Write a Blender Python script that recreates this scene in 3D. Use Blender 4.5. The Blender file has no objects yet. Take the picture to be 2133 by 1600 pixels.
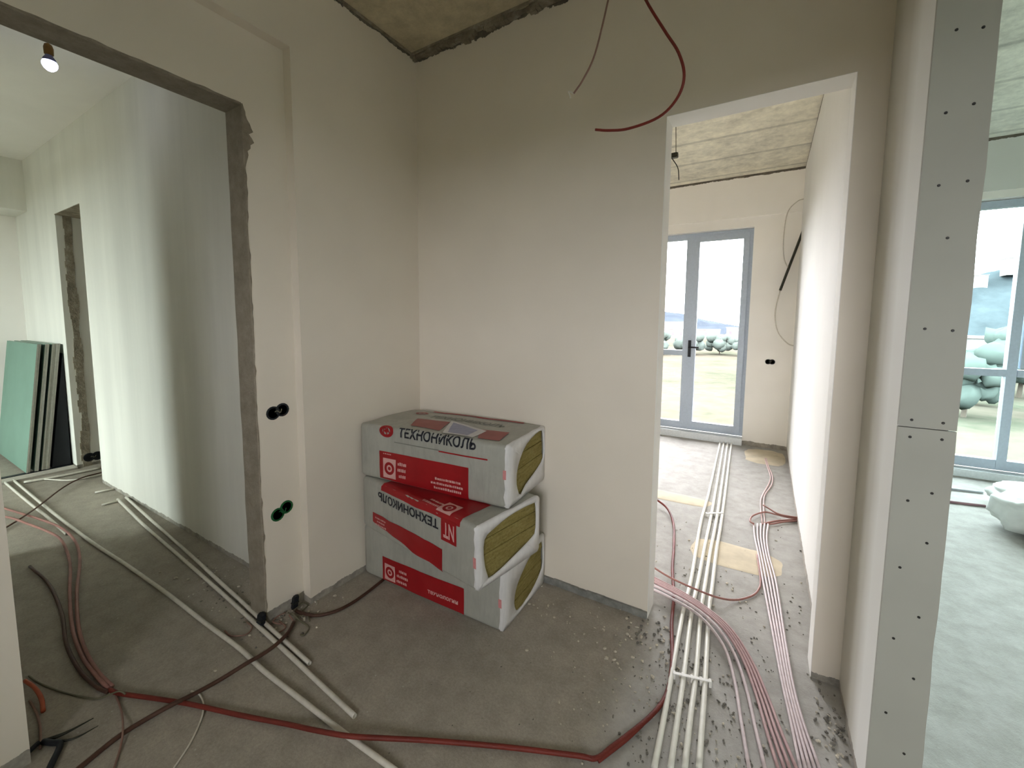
import bpy, bmesh, math, random
from mathutils import Vector, Matrix, noise
random.seed(7)
scene = bpy.context.scene
col = scene.collection

# ------------------------------------------------------------------ camera
cd = bpy.data.cameras.new('camera')
cam = bpy.data.objects.new('camera', cd)
col.objects.link(cam)
cd.sensor_width = 36.0
cd.lens = 868.3 / 2133 * 36
cd.shift_x = -0.0033
cd.shift_y = -0.0227
cd.clip_start = 0.02
cd.clip_end = 3000
r0 = Vector((0.857122, 0.515047, 0.008234))
r1 = Vector((0.053668, -0.073392, -0.995858))
r2 = Vector((-0.512310, 0.854014, -0.090547))
M = Matrix((r0, -r1, -r2)).transposed().to_4x4()
M.translation = Vector((0, 0, 1.5))
cam.matrix_world = M
scene.camera = cam

# ------------------------------------------------------------------ colour, exposure, sky
scene.view_settings.view_transform = 'Standard'
scene.view_settings.look = 'None'
scene.view_settings.gamma = 1.0
scene.view_settings.use_curve_mapping = False
scene.view_settings.exposure = 0.32
cy = scene.cycles
cy.use_denoising = True
cy.max_bounces = 14
cy.diffuse_bounces = 9
cy.glossy_bounces = 4
cy.transparent_max_bounces = 16
cy.sample_clamp_indirect = 12
cy.caustics_reflective = False
cy.caustics_refractive = False

world = bpy.data.worlds.new('overcast_sky')
scene.world = world
world.use_nodes = True
wn = world.node_tree
wn.nodes.clear()
wo = wn.nodes.new('ShaderNodeOutputWorld')
wb = wn.nodes.new('ShaderNodeBackground')
wr = wn.nodes.new('ShaderNodeValToRGB')
ws = wn.nodes.new('ShaderNodeSeparateXYZ')
wt = wn.nodes.new('ShaderNodeTexCoord')
wn.links.new(wt.outputs['Generated'], ws.inputs[0])
wn.links.new(ws.outputs['Z'], wr.inputs[0])
wr.color_ramp.elements[0].position = 0.0
wr.color_ramp.elements[0].color = (0.97, 0.97, 1.0, 1)
wr.color_ramp.elements[1].position = 0.6
wr.color_ramp.elements[1].color = (1.0, 0.99, 0.99, 1)
wn.links.new(wr.outputs[0], wb.inputs['Color'])
wb.inputs['Strength'].default_value = 21.0
wn.links.new(wb.outputs[0], wo.inputs[0])


def portal(name, loc, rot, sx, sz):
    ld = bpy.data.lights.new(name, 'AREA')
    ld.shape = 'RECTANGLE'
    ld.size = sx
    ld.size_y = sz
    ld.cycles.is_portal = True
    o = bpy.data.objects.new(name, ld)
    o.location = loc
    o.rotation_euler = rot
    col.objects.link(o)


# a portal's light looks along its -Z
portal('portal_far_room', (-1.25, 6.3, 1.4), (math.radians(-90), 0, 0), 2.3, 2.7)
portal('portal_right_room', (2.7, 6.3, 1.4), (math.radians(-90), 0, 0), 3.6, 2.7)
portal('portal_left_room', (-5.65, -2.65, 1.5), (math.radians(90), 0, 0), 2.2, 2.8)
portal('portal_front', (.58, -2.75, 1.87), (math.radians(90), 0, 0), 1.6, 1.5)  # for the added window behind the camera

# ------------------------------------------------------------------ coordinates (metres, world space)
P = {
 'pipes4': [[(-0.427, 5.758, 0.011), (-0.363, 4.018, 0.011), (-0.346, 3.293, 0.011), (-0.301, 2.548, 0.011), (-0.293, 2.196, 0.011), (-0.268, 1.762, 0.011), (-0.256, 1.567, 0.011), (-0.245, 1.339, 0.011)], [(-0.386, 5.784, 0.011), (-0.303, 3.78, 0.011), (-0.278, 2.968, 0.011), (-0.264, 2.571, 0.011), (-0.254, 2.22, 0.011), (-0.223, 1.79, 0.011), (-0.21, 1.574, 0.011), (-0.198, 1.367, 0.011)], [(-0.345, 5.81, 0.011), (-0.258, 3.658, 0.011), (-0.239, 2.927, 0.011), (-0.225, 2.545, 0.011), (-0.213, 2.246, 0.011), (-0.179, 1.817, 0.011), (-0.169, 1.599, 0.011), (-0.157, 1.392, 0.011)], [(-0.302, 5.838, 0.011), (-0.224, 3.679, 0.011), (-0.205, 2.948, 0.011), (-0.187, 2.52, 0.011), (-0.178, 2.267, 0.011), (-0.144, 1.838, 0.011), (-0.129, 1.623, 0.011), (-0.116, 1.417, 0.011)]],
 'fanA': [[(-0.575, 2.255, 0.035), (-0.475, 2.273, 0.035), (-0.347, 2.235, 0.04), (-0.231, 2.187, 0.04), (-0.142, 2.105, 0.036), (-0.077, 2.01, 0.02), (-0.033, 1.858, 0.01), (-0.001, 1.673, 0.01), (0.029, 1.507, 0.01)], [(-0.592, 2.315, 0.035), (-0.485, 2.313, 0.035), (-0.336, 2.265, 0.04), (-0.211, 2.207, 0.04), (-0.115, 2.121, 0.036), (-0.042, 2.01, 0.02), (0.008, 1.856, 0.01), (0.043, 1.685, 0.01), (0.075, 1.535, 0.01)], [(-0.606, 2.365, 0.035), (-0.492, 2.346, 0.035), (-0.327, 2.289, 0.04), (-0.195, 2.222, 0.04), (-0.094, 2.134, 0.036), (-0.014, 2.01, 0.02), (0.04, 1.855, 0.01), (0.078, 1.695, 0.01), (0.113, 1.558, 0.01)], [(-0.613, 2.39, 0.035), (-0.496, 2.363, 0.035), (-0.323, 2.301, 0.04), (-0.187, 2.23, 0.04), (-0.084, 2.141, 0.036), (-0.001, 2.01, 0.02), (0.055, 1.854, 0.01), (0.095, 1.7, 0.01), (0.131, 1.569, 0.01)], [(-0.619, 2.414, 0.035), (-0.5, 2.378, 0.035), (-0.318, 2.312, 0.04), (-0.18, 2.237, 0.04), (-0.074, 2.146, 0.036), (0.012, 2.01, 0.02), (0.07, 1.854, 0.01), (0.11, 1.704, 0.01), (0.147, 1.579, 0.01)], [(-0.626, 2.44, 0.035), (-0.504, 2.395, 0.035), (-0.314, 2.324, 0.04), (-0.172, 2.245, 0.04), (-0.064, 2.153, 0.036), (0.025, 2.011, 0.02), (0.085, 1.853, 0.01), (0.127, 1.709, 0.01), (0.166, 1.59, 0.01)]],
 'fanB': [[(-0.004, 3.511, 0.009), (0.008, 3.288, 0.009), (0.035, 3.039, 0.009), (0.062, 2.726, 0.009), (0.107, 2.264, 0.009), (0.134, 1.985, 0.009), (0.157, 1.79, 0.009), (0.178, 1.598, 0.009)], [(0.02, 3.526, 0.009), (0.026, 3.299, 0.009), (0.049, 3.048, 0.009), (0.078, 2.736, 0.009), (0.119, 2.271, 0.009), (0.143, 1.991, 0.009), (0.167, 1.796, 0.009), (0.192, 1.607, 0.009)], [(0.043, 3.54, 0.009), (0.044, 3.311, 0.009), (0.064, 3.057, 0.009), (0.094, 2.746, 0.009), (0.13, 2.279, 0.009), (0.153, 1.997, 0.009), (0.177, 1.802, 0.009), (0.205, 1.615, 0.009)], [(0.066, 3.555, 0.009), (0.062, 3.322, 0.009), (0.078, 3.066, 0.009), (0.11, 2.756, 0.009), (0.142, 2.286, 0.009), (0.162, 2.002, 0.009), (0.186, 1.808, 0.009), (0.219, 1.624, 0.009)], [(0.09, 3.57, 0.009), (0.08, 3.333, 0.009), (0.092, 3.074, 0.009), (0.126, 2.766, 0.009), (0.153, 2.293, 0.009), (0.172, 2.008, 0.009), (0.196, 1.814, 0.009), (0.233, 1.632, 0.009)]],
 'loops': [[(-0.003, 3.486, 0.02), (-0.029, 3.523, 0.02), (-0.012, 3.638, 0.02), (0.067, 3.759, 0.02), (0.142, 3.756, 0.02), (0.215, 3.748, 0.02), (0.291, 3.761, 0.02)], [(0.053, 3.877, 0.03), (0.097, 3.822, 0.03), (0.156, 3.753, 0.03), (0.228, 3.75, 0.03), (0.29, 3.762, 0.03)], [(0.089, 3.562, 0.012), (0.118, 3.58, 0.012), (0.183, 3.654, 0.012), (0.29, 3.746, 0.012)], [(0.047, 3.55, 0.006), (0.068, 3.571, 0.006), (0.141, 3.663, 0.006), (0.293, 3.788, 0.006)]],
 'upcable': [[(0.051, 3.548, 0.008), (0.035, 3.948, 0.008), (0.049, 4.171, 0.008), (0.097, 4.501, 0.008), (0.111, 4.747, 0.008), (0.083, 5.071, 0.008), (0.062, 5.36, 0.008)], [(0.068, 3.558, 0.008), (0.059, 3.913, 0.008), (0.066, 4.181, 0.008), (0.119, 4.483, 0.008), (0.128, 4.757, 0.008), (0.099, 5.041, 0.008), (0.075, 5.368, 0.008)]],
 'archcable': [(-0.573, 2.487, 0.06), (-0.514, 2.464, 0.055), (-0.402, 2.414, 0.05), (-0.256, 2.383, 0.045), (-0.146, 2.395, 0.03), (-0.063, 2.458, 0.01), (0.008, 2.543, 0.008), (0.041, 2.631, 0.008), (0.048, 2.744, 0.008), (0.026, 3.036, 0.008)],
 'main': [(-0.982, 3.794, 0.06), (-0.736, 3.508, 0.05), (-0.605, 3.392, 0.03), (-0.519, 3.183, 0.012), (-0.457, 2.859, 0.01), (-0.415, 2.584, 0.01), (-0.357, 2.303, 0.01), (-0.327, 2.083, 0.01), (-0.284, 1.863, 0.012), (-0.267, 1.71, 0.012), (-0.273, 1.611, 0.012), (-0.302, 1.516, 0.012), (-0.349, 1.412, 0.012), (-0.389, 1.331, 0.012), (-0.423, 1.266, 0.012), (-0.485, 1.239, 0.012), (-0.713, 1.134, 0.012), (-0.944, 1.018, 0.012), (-1.084, 0.924, 0.03), (-1.195, 0.859, 0.036), (-1.33, 0.81, 0.03), (-1.438, 0.785, 0.014), (-1.629, 0.712, 0.013), (-1.834, 0.638, 0.013), (-1.975, 0.58, 0.013), (-2.134, 0.511, 0.013), (-2.196, 0.496, 0.013)],
 'conduitL4': [(-2.204, 0.507, 0.013), (-2.347, 0.501, 0.013), (-2.554, 0.511, 0.013), (-2.812, 0.546, 0.013), (-3.177, 0.624, 0.013), (-3.549, 0.72, 0.013), (-3.865, 0.774, 0.02), (-4.161, 0.775, 0.036), (-4.496, 0.732, 0.034), (-4.794, 0.69, 0.02), (-5.282, 0.605, 0.012)],
 'main2': [(-0.317, 1.474, 0.01), (-0.351, 1.389, 0.01), (-0.385, 1.318, 0.01), (-0.413, 1.262, 0.01)],
 'conduitL2': [(-3.734, 0.548, 0.012), (-3.405, 0.56, 0.012), (-3.005, 0.529, 0.012), (-2.689, 0.479, 0.012), (-2.434, 0.463, 0.012), (-2.261, 0.473, 0.012), (-2.186, 0.488, 0.012)],
 'conduitL3': [(-4.881, 0.564, 0.03), (-4.71, 0.619, 0.04), (-4.439, 0.667, 0.04), (-4.112, 0.719, 0.036), (-3.917, 0.728, 0.02), (-3.563, 0.681, 0.013), (-3.182, 0.597, 0.013), (-2.815, 0.526, 0.013), (-2.531, 0.493, 0.013), (-2.329, 0.49, 0.013), (-2.205, 0.495, 0.013)],
 'c1': [(-5.907, 0.822, 0.011), (-4.824, 0.822, 0.011), (-3.858, 0.834, 0.011), (-3.235, 0.859, 0.011), (-2.718, 0.872, 0.011), (-2.31, 0.874, 0.011), (-1.976, 0.879, 0.011), (-1.76, 0.87, 0.011), (-1.475, 0.872, 0.011), (-1.227, 0.873, 0.011), (-0.967, 0.88, 0.011)],
 'c1b': [(-5.884, 0.768, 0.011), (-5.069, 0.773, 0.011), (-4.656, 0.78, 0.011), (-4.231, 0.781, 0.011), (-4.089, 0.781, 0.011)],
 'c2': [(-4.552, 1.173, 0.011), (-3.808, 1.111, 0.011), (-3.312, 1.08, 0.011), (-2.725, 1.045, 0.011), (-2.384, 1.023, 0.011), (-2.096, 1.002, 0.011), (-1.764, 0.977, 0.011), (-1.487, 0.954, 0.011), (-1.258, 0.936, 0.011)],
 'c3': [(-4.545, 1.223, 0.011), (-3.694, 1.157, 0.011), (-3.04, 1.109, 0.011), (-2.552, 1.068, 0.011), (-2.336, 1.052, 0.011), (-2.152, 1.036, 0.011), (-2.005, 1.023, 0.011), (-1.838, 1.011, 0.011), (-1.632, 0.995, 0.011)],
 'farpipe': [(-5.736, 0.858, 0.012), (-5.683, 1.09, 0.012), (-5.665, 1.368, 0.012)],
 'farpipe2': [(-5.71, 0.972, 0.012), (-5.455, 1.104, 0.012), (-5.408, 1.309, 0.012)],
 'stub1': [(-4.898, 1.122, 0.01), (-4.856, 1.235, 0.01)],
 'stub2': [(-4.518, 1.067, 0.01), (-4.509, 1.17, 0.01)],
 'farcable': [(-4.502, 0.511, 0.01), (-4.629, 0.614, 0.012), (-4.639, 0.673, 0.04), (-4.847, 0.789, 0.03), (-5.206, 0.995, 0.03), (-5.392, 1.151, 0.028), (-5.426, 1.301, 0.03)],
 'brown1': [(-1.88, 0.32, 0.01), (-1.889, 0.35, 0.01), (-1.915, 0.449, 0.01), (-1.909, 0.544, 0.012), (-1.874, 0.595, 0.032), (-1.882, 0.656, 0.014), (-1.869, 0.753, 0.012), (-1.842, 0.844, 0.03), (-1.835, 0.9, 0.03), (-1.834, 0.963, 0.034), (-1.865, 1.037, 0.03), (-1.932, 1.105, 0.012)],
 'brown2': [(-1.829, 1.585, 0.01), (-1.813, 1.452, 0.01), (-1.81, 1.356, 0.01), (-1.827, 1.267, 0.01), (-1.882, 1.195, 0.01), (-1.974, 1.163, 0.01), (-2.029, 1.163, 0.01)],
 'whitewire': [(-1.918, 0.667, 0.004), (-1.872, 0.677, 0.004), (-1.8, 0.662, 0.008), (-1.743, 0.63, 0.004), (-1.673, 0.567, 0.004), (-1.619, 0.498, 0.004)],
 'greenwire': [(-2.582, 0.346, 0.004), (-2.499, 0.358, 0.004), (-2.35, 0.397, 0.004), (-2.201, 0.453, 0.004), (-2.153, 0.488, 0.02), (-2.118, 0.507, 0.034), (-2.102, 0.519, 0.02)],
 'thinbrown': [(-2.143, 0.501, 0.006), (-2.04, 0.488, 0.005), (-1.919, 0.459, 0.02), (-1.858, 0.433, 0.006), (-1.785, 0.396, 0.005)],
 'orange': [(-2.533, 0.328, 0.02), (-2.452, 0.34, 0.02), (-2.364, 0.342, 0.015), (-2.285, 0.332, 0.01)],
 'brownwire': [(-2.403, 0.318, 0.005), (-2.306, 0.318, 0.005), (-2.21, 0.31, 0.005), (-2.095, 0.289, 0.005)],
 'pliers': [(-2.086, 0.422, 0.01), (-2.093, 0.355, 0.01), (-2.116, 0.3, 0.01), (-2.03, 0.421, 0.01), (-2.042, 0.356, 0.01), (-2.049, 0.328, 0.01), (-1.984, 0.295, 0.01), (-1.95, 0.278, 0.01)],
 'hang1': [(-0.4, 1.35, 2.563), (-0.35, 1.3, 2.433), (-0.286, 1.27, 2.31), (-0.244, 1.25, 2.231), (-0.225, 1.24, 2.161), (-0.243, 1.25, 2.113), (-0.297, 1.28, 2.089), (-0.388, 1.3, 2.086), (-0.45, 1.3, 2.094), (-0.494, 1.3, 2.106)],
 'hang2': [(-0.493, 1.42, 2.632), (-0.499, 1.4, 2.549), (-0.539, 1.4, 2.399), (-0.58, 1.4, 2.327), (-0.614, 1.4, 2.29)],
 'hang2end': [(-0.614, 1.4, 2.29), (-0.634, 1.4, 2.303), (-0.626, 1.4, 2.279)],
 'screws': [(0.377, 2.259), (0.426, 2.249), (0.372, 2.057), (0.423, 2.067), (0.372, 1.873), (0.426, 1.876), (0.399, 1.734), (0.372, 1.493), (0.427, 1.489), (0.363, 1.238), (0.427, 1.237), (0.363, 1.189), (0.428, 1.191), (0.371, 1.005), (0.419, 1.037), (0.368, 0.804), (0.419, 0.892), (0.369, 0.585), (0.418, 0.67), (0.368, 0.347), (0.42, 0.481), (0.416, 0.24)],
 'seam': 1.217,
 'wallcableA': [(0.306, 5.8, 2.917), (0.218, 5.8, 2.892), (0.133, 5.8, 2.771), (0.113, 5.8, 2.477), (0.134, 5.8, 2.258), (0.183, 5.8, 2.146)],
 'wallcableB': [(0.295, 5.8, 2.566), (0.209, 5.8, 2.253), (0.112, 5.8, 1.902)],
 'wallcableC': [(0.112, 5.8, 1.902), (0.078, 5.8, 1.652), (0.114, 5.8, 1.428), (0.217, 5.8, 1.29), (0.312, 5.8, 1.254)],
 'pend': [(-0.778, 4.0, 3.262), (-0.765, 4.0, 2.956)],
 'pend2': [(-0.798, 4.0, 2.962), (-0.746, 4.0, 2.871), (-0.733, 4.0, 2.767)],
 'clips': [[(-0.319, 3.482, 0.02), (-0.23, 3.55, 0.02)], [(-0.249, 1.767, 0.024), (-0.132, 1.797, 0.024)]],
 'clipsA': [[(-0.037, 1.86, 0.02), (0.089, 1.937, 0.02)]],
 'rsticks': [[(1.363, 4.849, 0.01), (1.644, 4.903, 0.01)], [(1.481, 5.244, 0.01), (1.752, 5.298, 0.01)]],
 'frays': [[(-2.0, 1.115, 0.03), (-1.958, 1.143, 0.006), (-1.936, 1.174, 0.006), (-1.88, 1.156, 0.006)], [(-1.981, 1.109, 0.03), (-1.933, 1.106, 0.006), (-1.895, 1.063, 0.006), (-1.871, 1.038, 0.006)], [(-1.982, 1.126, 0.03), (-1.92, 1.131, 0.006), (-1.844, 1.127, 0.006), (-1.816, 1.087, 0.006), (-1.833, 1.077, 0.006)], [(-2.042, 1.127, 0.006), (-2.048, 1.088, 0.006), (-2.028, 1.056, 0.006), (-1.979, 1.069, 0.006)], [(-2.001, 1.148, 0.02), (-2.037, 1.215, 0.006), (-1.998, 1.22, 0.006), (-1.983, 1.182, 0.006)], [(-2.151, 0.989, 0.006), (-2.079, 0.982, 0.006), (-2.054, 0.941, 0.006), (-2.106, 0.901, 0.006), (-2.169, 0.902, 0.006)], [(-2.126, 1.057, 0.006), (-2.09, 1.018, 0.006), (-2.152, 0.98, 0.006)], [(-2.009, 1.076, 0.006), (-1.94, 1.068, 0.006), (-1.933, 1.023, 0.006)]],
}


# ------------------------------------------------------------------ materials
MATS = {}


class NT:
    def __init__(s, name):
        s.m = bpy.data.materials.new(name)
        s.m.use_nodes = True
        s.t = s.m.node_tree
        s.b = s.t.nodes['Principled BSDF']

    def n(s, typ, **kw):
        x = s.t.nodes.new('ShaderNode' + typ)
        for k, v in kw.items():
            setattr(x, k, v)
        return x

    def l(s, a, b):
        s.t.links.new(a, b)

    def pos(s):
        return s.n('NewGeometry').outputs['Position']

    def noise(s, vec, scale, detail=4, rough=.6, dist=0.0):
        x = s.n('TexNoise')
        x.inputs['Scale'].default_value = scale
        x.inputs['Detail'].default_value = detail
        x.inputs['Roughness'].default_value = rough
        x.inputs['Distortion'].default_value = dist
        s.l(vec, x.inputs['Vector'])
        return x.outputs['Fac']

    def ramp(s, fac, stops):
        x = s.n('ValToRGB')
        e = x.color_ramp.elements
        while len(e) < len(stops):
            e.new(.5)
        for k, (p, c) in zip(e, stops):
            k.position = p
            k.color = (c[0], c[1], c[2], 1) if not isinstance(c, (int, float)) else (c, c, c, 1)
        s.l(fac, x.inputs[0])
        return x.outputs[0]

    def mix(s, f, a, b, mode='MIX'):
        x = s.n('MixRGB', blend_type=mode)
        for i, v in ((0, f), (1, a), (2, b)):
            if isinstance(v, (int, float)):
                x.inputs[i].default_value = v if i == 0 else (v, v, v, 1)
            elif isinstance(v, tuple):
                x.inputs[i].default_value = (v[0], v[1], v[2], 1)
            else:
                s.l(v, x.inputs[i])
        return x.outputs[0]

    def math(s, op, a, b=0.0):
        x = s.n('Math', operation=op)
        for i, v in ((0, a), (1, b)):
            if isinstance(v, (int, float)):
                x.inputs[i].default_value = v
            else:
                s.l(v, x.inputs[i])
        return x.outputs[0]

    def scalevec(s, vec, v):
        x = s.n('Mapping')
        x.inputs['Scale'].default_value = v
        s.l(vec, x.inputs[0])
        return x.outputs[0]

    def bump(s, h, strength=.3, dist=.005):
        x = s.n('Bump')
        x.inputs['Strength'].default_value = strength
        x.inputs['Distance'].default_value = dist
        s.l(h, x.inputs['Height'])
        s.l(x.outputs[0], s.b.inputs['Normal'])

    def done(s, c=None, rough=.6, metal=0.0, spec=.3):
        if c is not None:
            if isinstance(c, tuple):
                s.b.inputs['Base Color'].default_value = (c[0], c[1], c[2], 1)
            else:
                s.l(c, s.b.inputs['Base Color'])
        s.b.inputs['Roughness'].default_value = rough
        s.b.inputs['Metallic'].default_value = metal
        s.b.inputs['Specular IOR Level'].default_value = spec
        return s.m


def flat(name, c, rough=.5, metal=0., spec=.3, var=.08, scale=40):
    t = NT(name)
    f = t.noise(t.pos(), scale, 3)
    a = tuple(max(0, v * (1 - var)) for v in c)
    b = tuple(min(1, v * (1 + var)) for v in c)
    return t.done(t.ramp(f, [(.3, a), (.7, b)]), rough, metal, spec)


RAW = (.17, .15, .12)


def plaster(name, c, top=None, bottom=None, top_amp=.06, streak=False, raw=RAW, putty=None):
    t = NT(name)
    p = t.pos()
    big = t.noise(p, 1.1, 3)
    if streak:
        big = t.noise(t.scalevec(p, (2.2, 2.2, .25)), 1.6, 4)
    fine = t.noise(p, 60, 5, .7)
    cc = t.ramp(big, [(.3, tuple(v * .94 for v in c)), (.7, tuple(min(1, v * 1.03) for v in c))])
    if streak:
        cc = t.ramp(big, [(.3, tuple(v * .90 for v in c)), (.7, tuple(min(1, v * 1.05) for v in c))])
    rg = t.noise(p, 14, 6, .7)
    h = t.mix(.4, big, fine)
    if putty is not None:           # smooth filler skimmed along the corner: (axis, limit, colour)
        ax, lim, pc = putty
        sx = t.n('SeparateXYZ')
        t.l(p, sx.inputs[0])
        v = t.math('ADD', sx.outputs[ax], t.math('MULTIPLY', t.math('SUBTRACT', t.noise(t.scalevec(p, (1, 1, .5)), 5, 3), .5), .06))
        f = t.ramp(t.math('MULTIPLY', t.math('SUBTRACT', lim, v), 9.0), [(0, 0.0), (1, 1.0)])
        cc = t.mix(f, cc, pc)
    if top is not None or bottom is not None:
        sx = t.n('SeparateXYZ')
        t.l(p, sx.inputs[0])
        z = sx.outputs['Z']
        nn = t.math('MULTIPLY', t.math('SUBTRACT', t.noise(p, 5.5, 6, .75), .5), top_amp * 2)
        zz = t.math('ADD', z, nn)
        rawc = t.ramp(rg, [(.3, tuple(v * .5 for v in raw)), (.6, raw), (.8, tuple(v * 2.0 for v in raw))])
        if top is not None:
            cc = t.mix(t.math('GREATER_THAN', zz, top), cc, rawc)
        if bottom is not None:
            nb = t.math('MULTIPLY', t.math('SUBTRACT', t.noise(p, 9, 5, .7), .5), .05)
            cc = t.mix(t.math('LESS_THAN', t.math('ADD', z, nb), bottom), cc, t.ramp(rg, [(.3, (.20, .19, .17)), (.7, (.46, .42, .36))]))
    t.bump(h, .15, .004)
    return t.done(cc, .75, 0, .25)


WALLC = (.77, .708, .615)
m_wall = plaster('plaster_warm', WALLC, bottom=.035)
m_wall_top = plaster('plaster_raw_top', WALLC, top=3.135, bottom=.03)
m_wall_left = plaster('plaster_left_wall', WALLC, top=3.15, bottom=.035, top_amp=.04)
m_pier = plaster('plaster_pier', WALLC, bottom=.05)
m_white = plaster('plaster_white', (.86, .83, .79))
m_white_top = plaster('plaster_white_raw_top', (.72, .72, .69), top=3.255, top_amp=.03, bottom=.05)
m_tall = plaster('plaster_streaked', (.74, .73, .675), streak=True, bottom=.03)
m_putty = plaster('plaster_corner_putty', (.60, .585, .525), putty=('Y', 1.82, (.82, .825, .79)), bottom=.03)
m_jamb = plaster('plaster_jamb', (.84, .83, .79))


def rawblock():
    t = NT('rough_blockwork')
    p = t.pos()
    f = t.noise(p, 9, 6, .75)
    c = t.ramp(f, [(.3, (.16, .135, .10)), (.55, (.33, .29, .22)), (.75, (.56, .52, .44))])
    t.bump(f, .9, .03)
    return t.done(c, .9)


m_raw = rawblock()


def reveal_mat():      # brown bare edge of the opening, plaster skin broken at the front
    t = NT('bare_reveal')
    p = t.pos()
    f = t.noise(p, 16, 6, .75)
    c = t.ramp(f, [(.3, (.22, .19, .145)), (.7, (.34, .295, .235))])
    t.bump(f, .8, .015)
    return t.done(c, .9)


m_reveal = reveal_mat()


def concrete_ceiling(name, base, boards=None):
    t = NT(name)
    p = t.pos()
    f = t.noise(p, 2.6, 8, .65, .3)
    g = t.noise(p, 13, 6, .7)
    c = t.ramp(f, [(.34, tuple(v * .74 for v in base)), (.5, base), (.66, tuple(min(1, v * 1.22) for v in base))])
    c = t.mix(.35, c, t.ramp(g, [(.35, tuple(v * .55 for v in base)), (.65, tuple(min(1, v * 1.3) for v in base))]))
    h = t.mix(.5, f, g)
    if boards:
        w = t.n('TexWave', wave_type='BANDS', bands_direction=boards)
        w.inputs['Scale'].default_value = .55
        w.inputs['Distortion'].default_value = .05
        w.inputs['Detail'].default_value = 2
        t.l(p, w.inputs['Vector'])
        ln = t.ramp(w.outputs['Fac'], [(0.0, .72), (.03, 1.0)])
        c = t.mix(1.0, c, ln, 'MULTIPLY')
    t.bump(h, .6, .02)
    return t.done(c, .9)


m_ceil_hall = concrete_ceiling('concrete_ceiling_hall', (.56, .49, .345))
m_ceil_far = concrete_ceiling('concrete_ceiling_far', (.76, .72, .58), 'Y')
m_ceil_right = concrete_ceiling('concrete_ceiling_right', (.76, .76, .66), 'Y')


def floor_mat():
    t = NT('screed_concrete')
    p = t.pos()
    a = t.noise(p, 1.0, 6, .6, .4)
    b = t.noise(p, 9, 8, .72)
    d = t.noise(p, 95, 4, .8)
    base = (.36, .325, .275)
    c = t.ramp(a, [(.32, tuple(v * .82 for v in base)), (.5, base), (.68, tuple(v * 1.16 for v in base))])
    c = t.mix(.45, c, t.ramp(b, [(.34, tuple(v * .66 for v in base)), (.66, tuple(v * 1.25 for v in base))]))
    sp = t.n('TexVoronoi', feature='F1')
    sp.inputs['Scale'].default_value = 26
    t.l(p, sp.inputs['Vector'])
    spot = t.ramp(sp.outputs['Distance'], [(.05, 1.0), (.11, 0.0)])
    sel = t.ramp(t.noise(p, 3.3, 2), [(.52, 0.0), (.60, 1.0)])
    c = t.mix(t.math('MULTIPLY', t.math('MULTIPLY', spot, sel), .6), c, (.62, .60, .56))
    c = t.mix(.25, c, t.ramp(d, [(.35, .12), (.65, .6)]), 'OVERLAY')
    # dusty screed by the windows and doorway; also paints in the doorway light's edge
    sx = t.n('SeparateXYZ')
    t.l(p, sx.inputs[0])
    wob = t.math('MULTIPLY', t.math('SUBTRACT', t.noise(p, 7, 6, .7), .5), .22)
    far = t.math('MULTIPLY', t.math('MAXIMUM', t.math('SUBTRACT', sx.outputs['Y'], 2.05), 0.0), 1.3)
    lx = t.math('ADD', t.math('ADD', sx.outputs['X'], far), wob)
    dust_and_light = t.ramp(t.math('ADD', lx, 1.0), [(.46, 0.0), (.66, 1.0)])
    c = t.mix(dust_and_light, c, t.ramp(b, [(.35, (.31, .30, .272)), (.65, (.41, .40, .375))]))
    t.bump(t.mix(.5, b, d), .5, .008)
    return t.done(c, .8, 0, .25)


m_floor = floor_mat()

m_pipe = flat('white_pipe_plastic', (.74, .73, .66), .35, spec=.5, var=.05)
m_pipe_g = flat('grey_conduit_plastic', (.60, .57, .50), .45, spec=.4, var=.08)
m_pink = flat('pink_conduit_plastic', (.46, .31, .31), .5, var=.1)
m_mauve = flat('mauve_conduit_plastic', (.60, .51, .52), .5, var=.1)


def corrug(name, c, period=160):
    t = NT(name)
    f = t.noise(t.pos(), period, 2)
    t.bump(f, .5, .003)
    return t.done(t.ramp(t.noise(t.pos(), 7, 4), [(.3, tuple(v * .6 for v in c)), (.7, c)]), .55)


m_red = corrug('red_corrugated_conduit', (.19, .028, .018))
m_brown = corrug('brown_cable', (.095, .045, .03))
m_rose = corrug('dusty_pink_cable', (.38, .18, .15))
m_wiregrey = flat('pale_wire', (.6, .57, .5), .5)
m_wiregreen = flat('dark_green_wire', (.14, .13, .085), .5)
m_thinbrown = flat('thin_brown_wire', (.24, .14, .11), .5)
m_orange = flat('orange_wire', (.42, .09, .04), .5)
m_clip = flat('white_clip_plastic', (.78, .77, .74), .4)
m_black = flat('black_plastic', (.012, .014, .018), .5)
m_blackgreen = flat('dark_green_plastic', (.01, .10, .03), .5)
m_steel = flat('dark_steel', (.05, .05, .04), .4, .7)


def film(name, c, rough):
    t = NT(name)
    p = t.n('TexCoord').outputs['Object']
    f = t.noise(t.scalevec(p, (1.2, 1, .25)), 26, 5, .6, .6)
    g = t.noise(p, 7, 4)
    t.bump(f, .55, .006)
    return t.done(t.ramp(t.mix(.5, f, g), [(.35, tuple(v * .86 for v in c)), (.65, tuple(min(1, v * 1.1) for v in c))]), rough, 0, .5)


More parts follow.
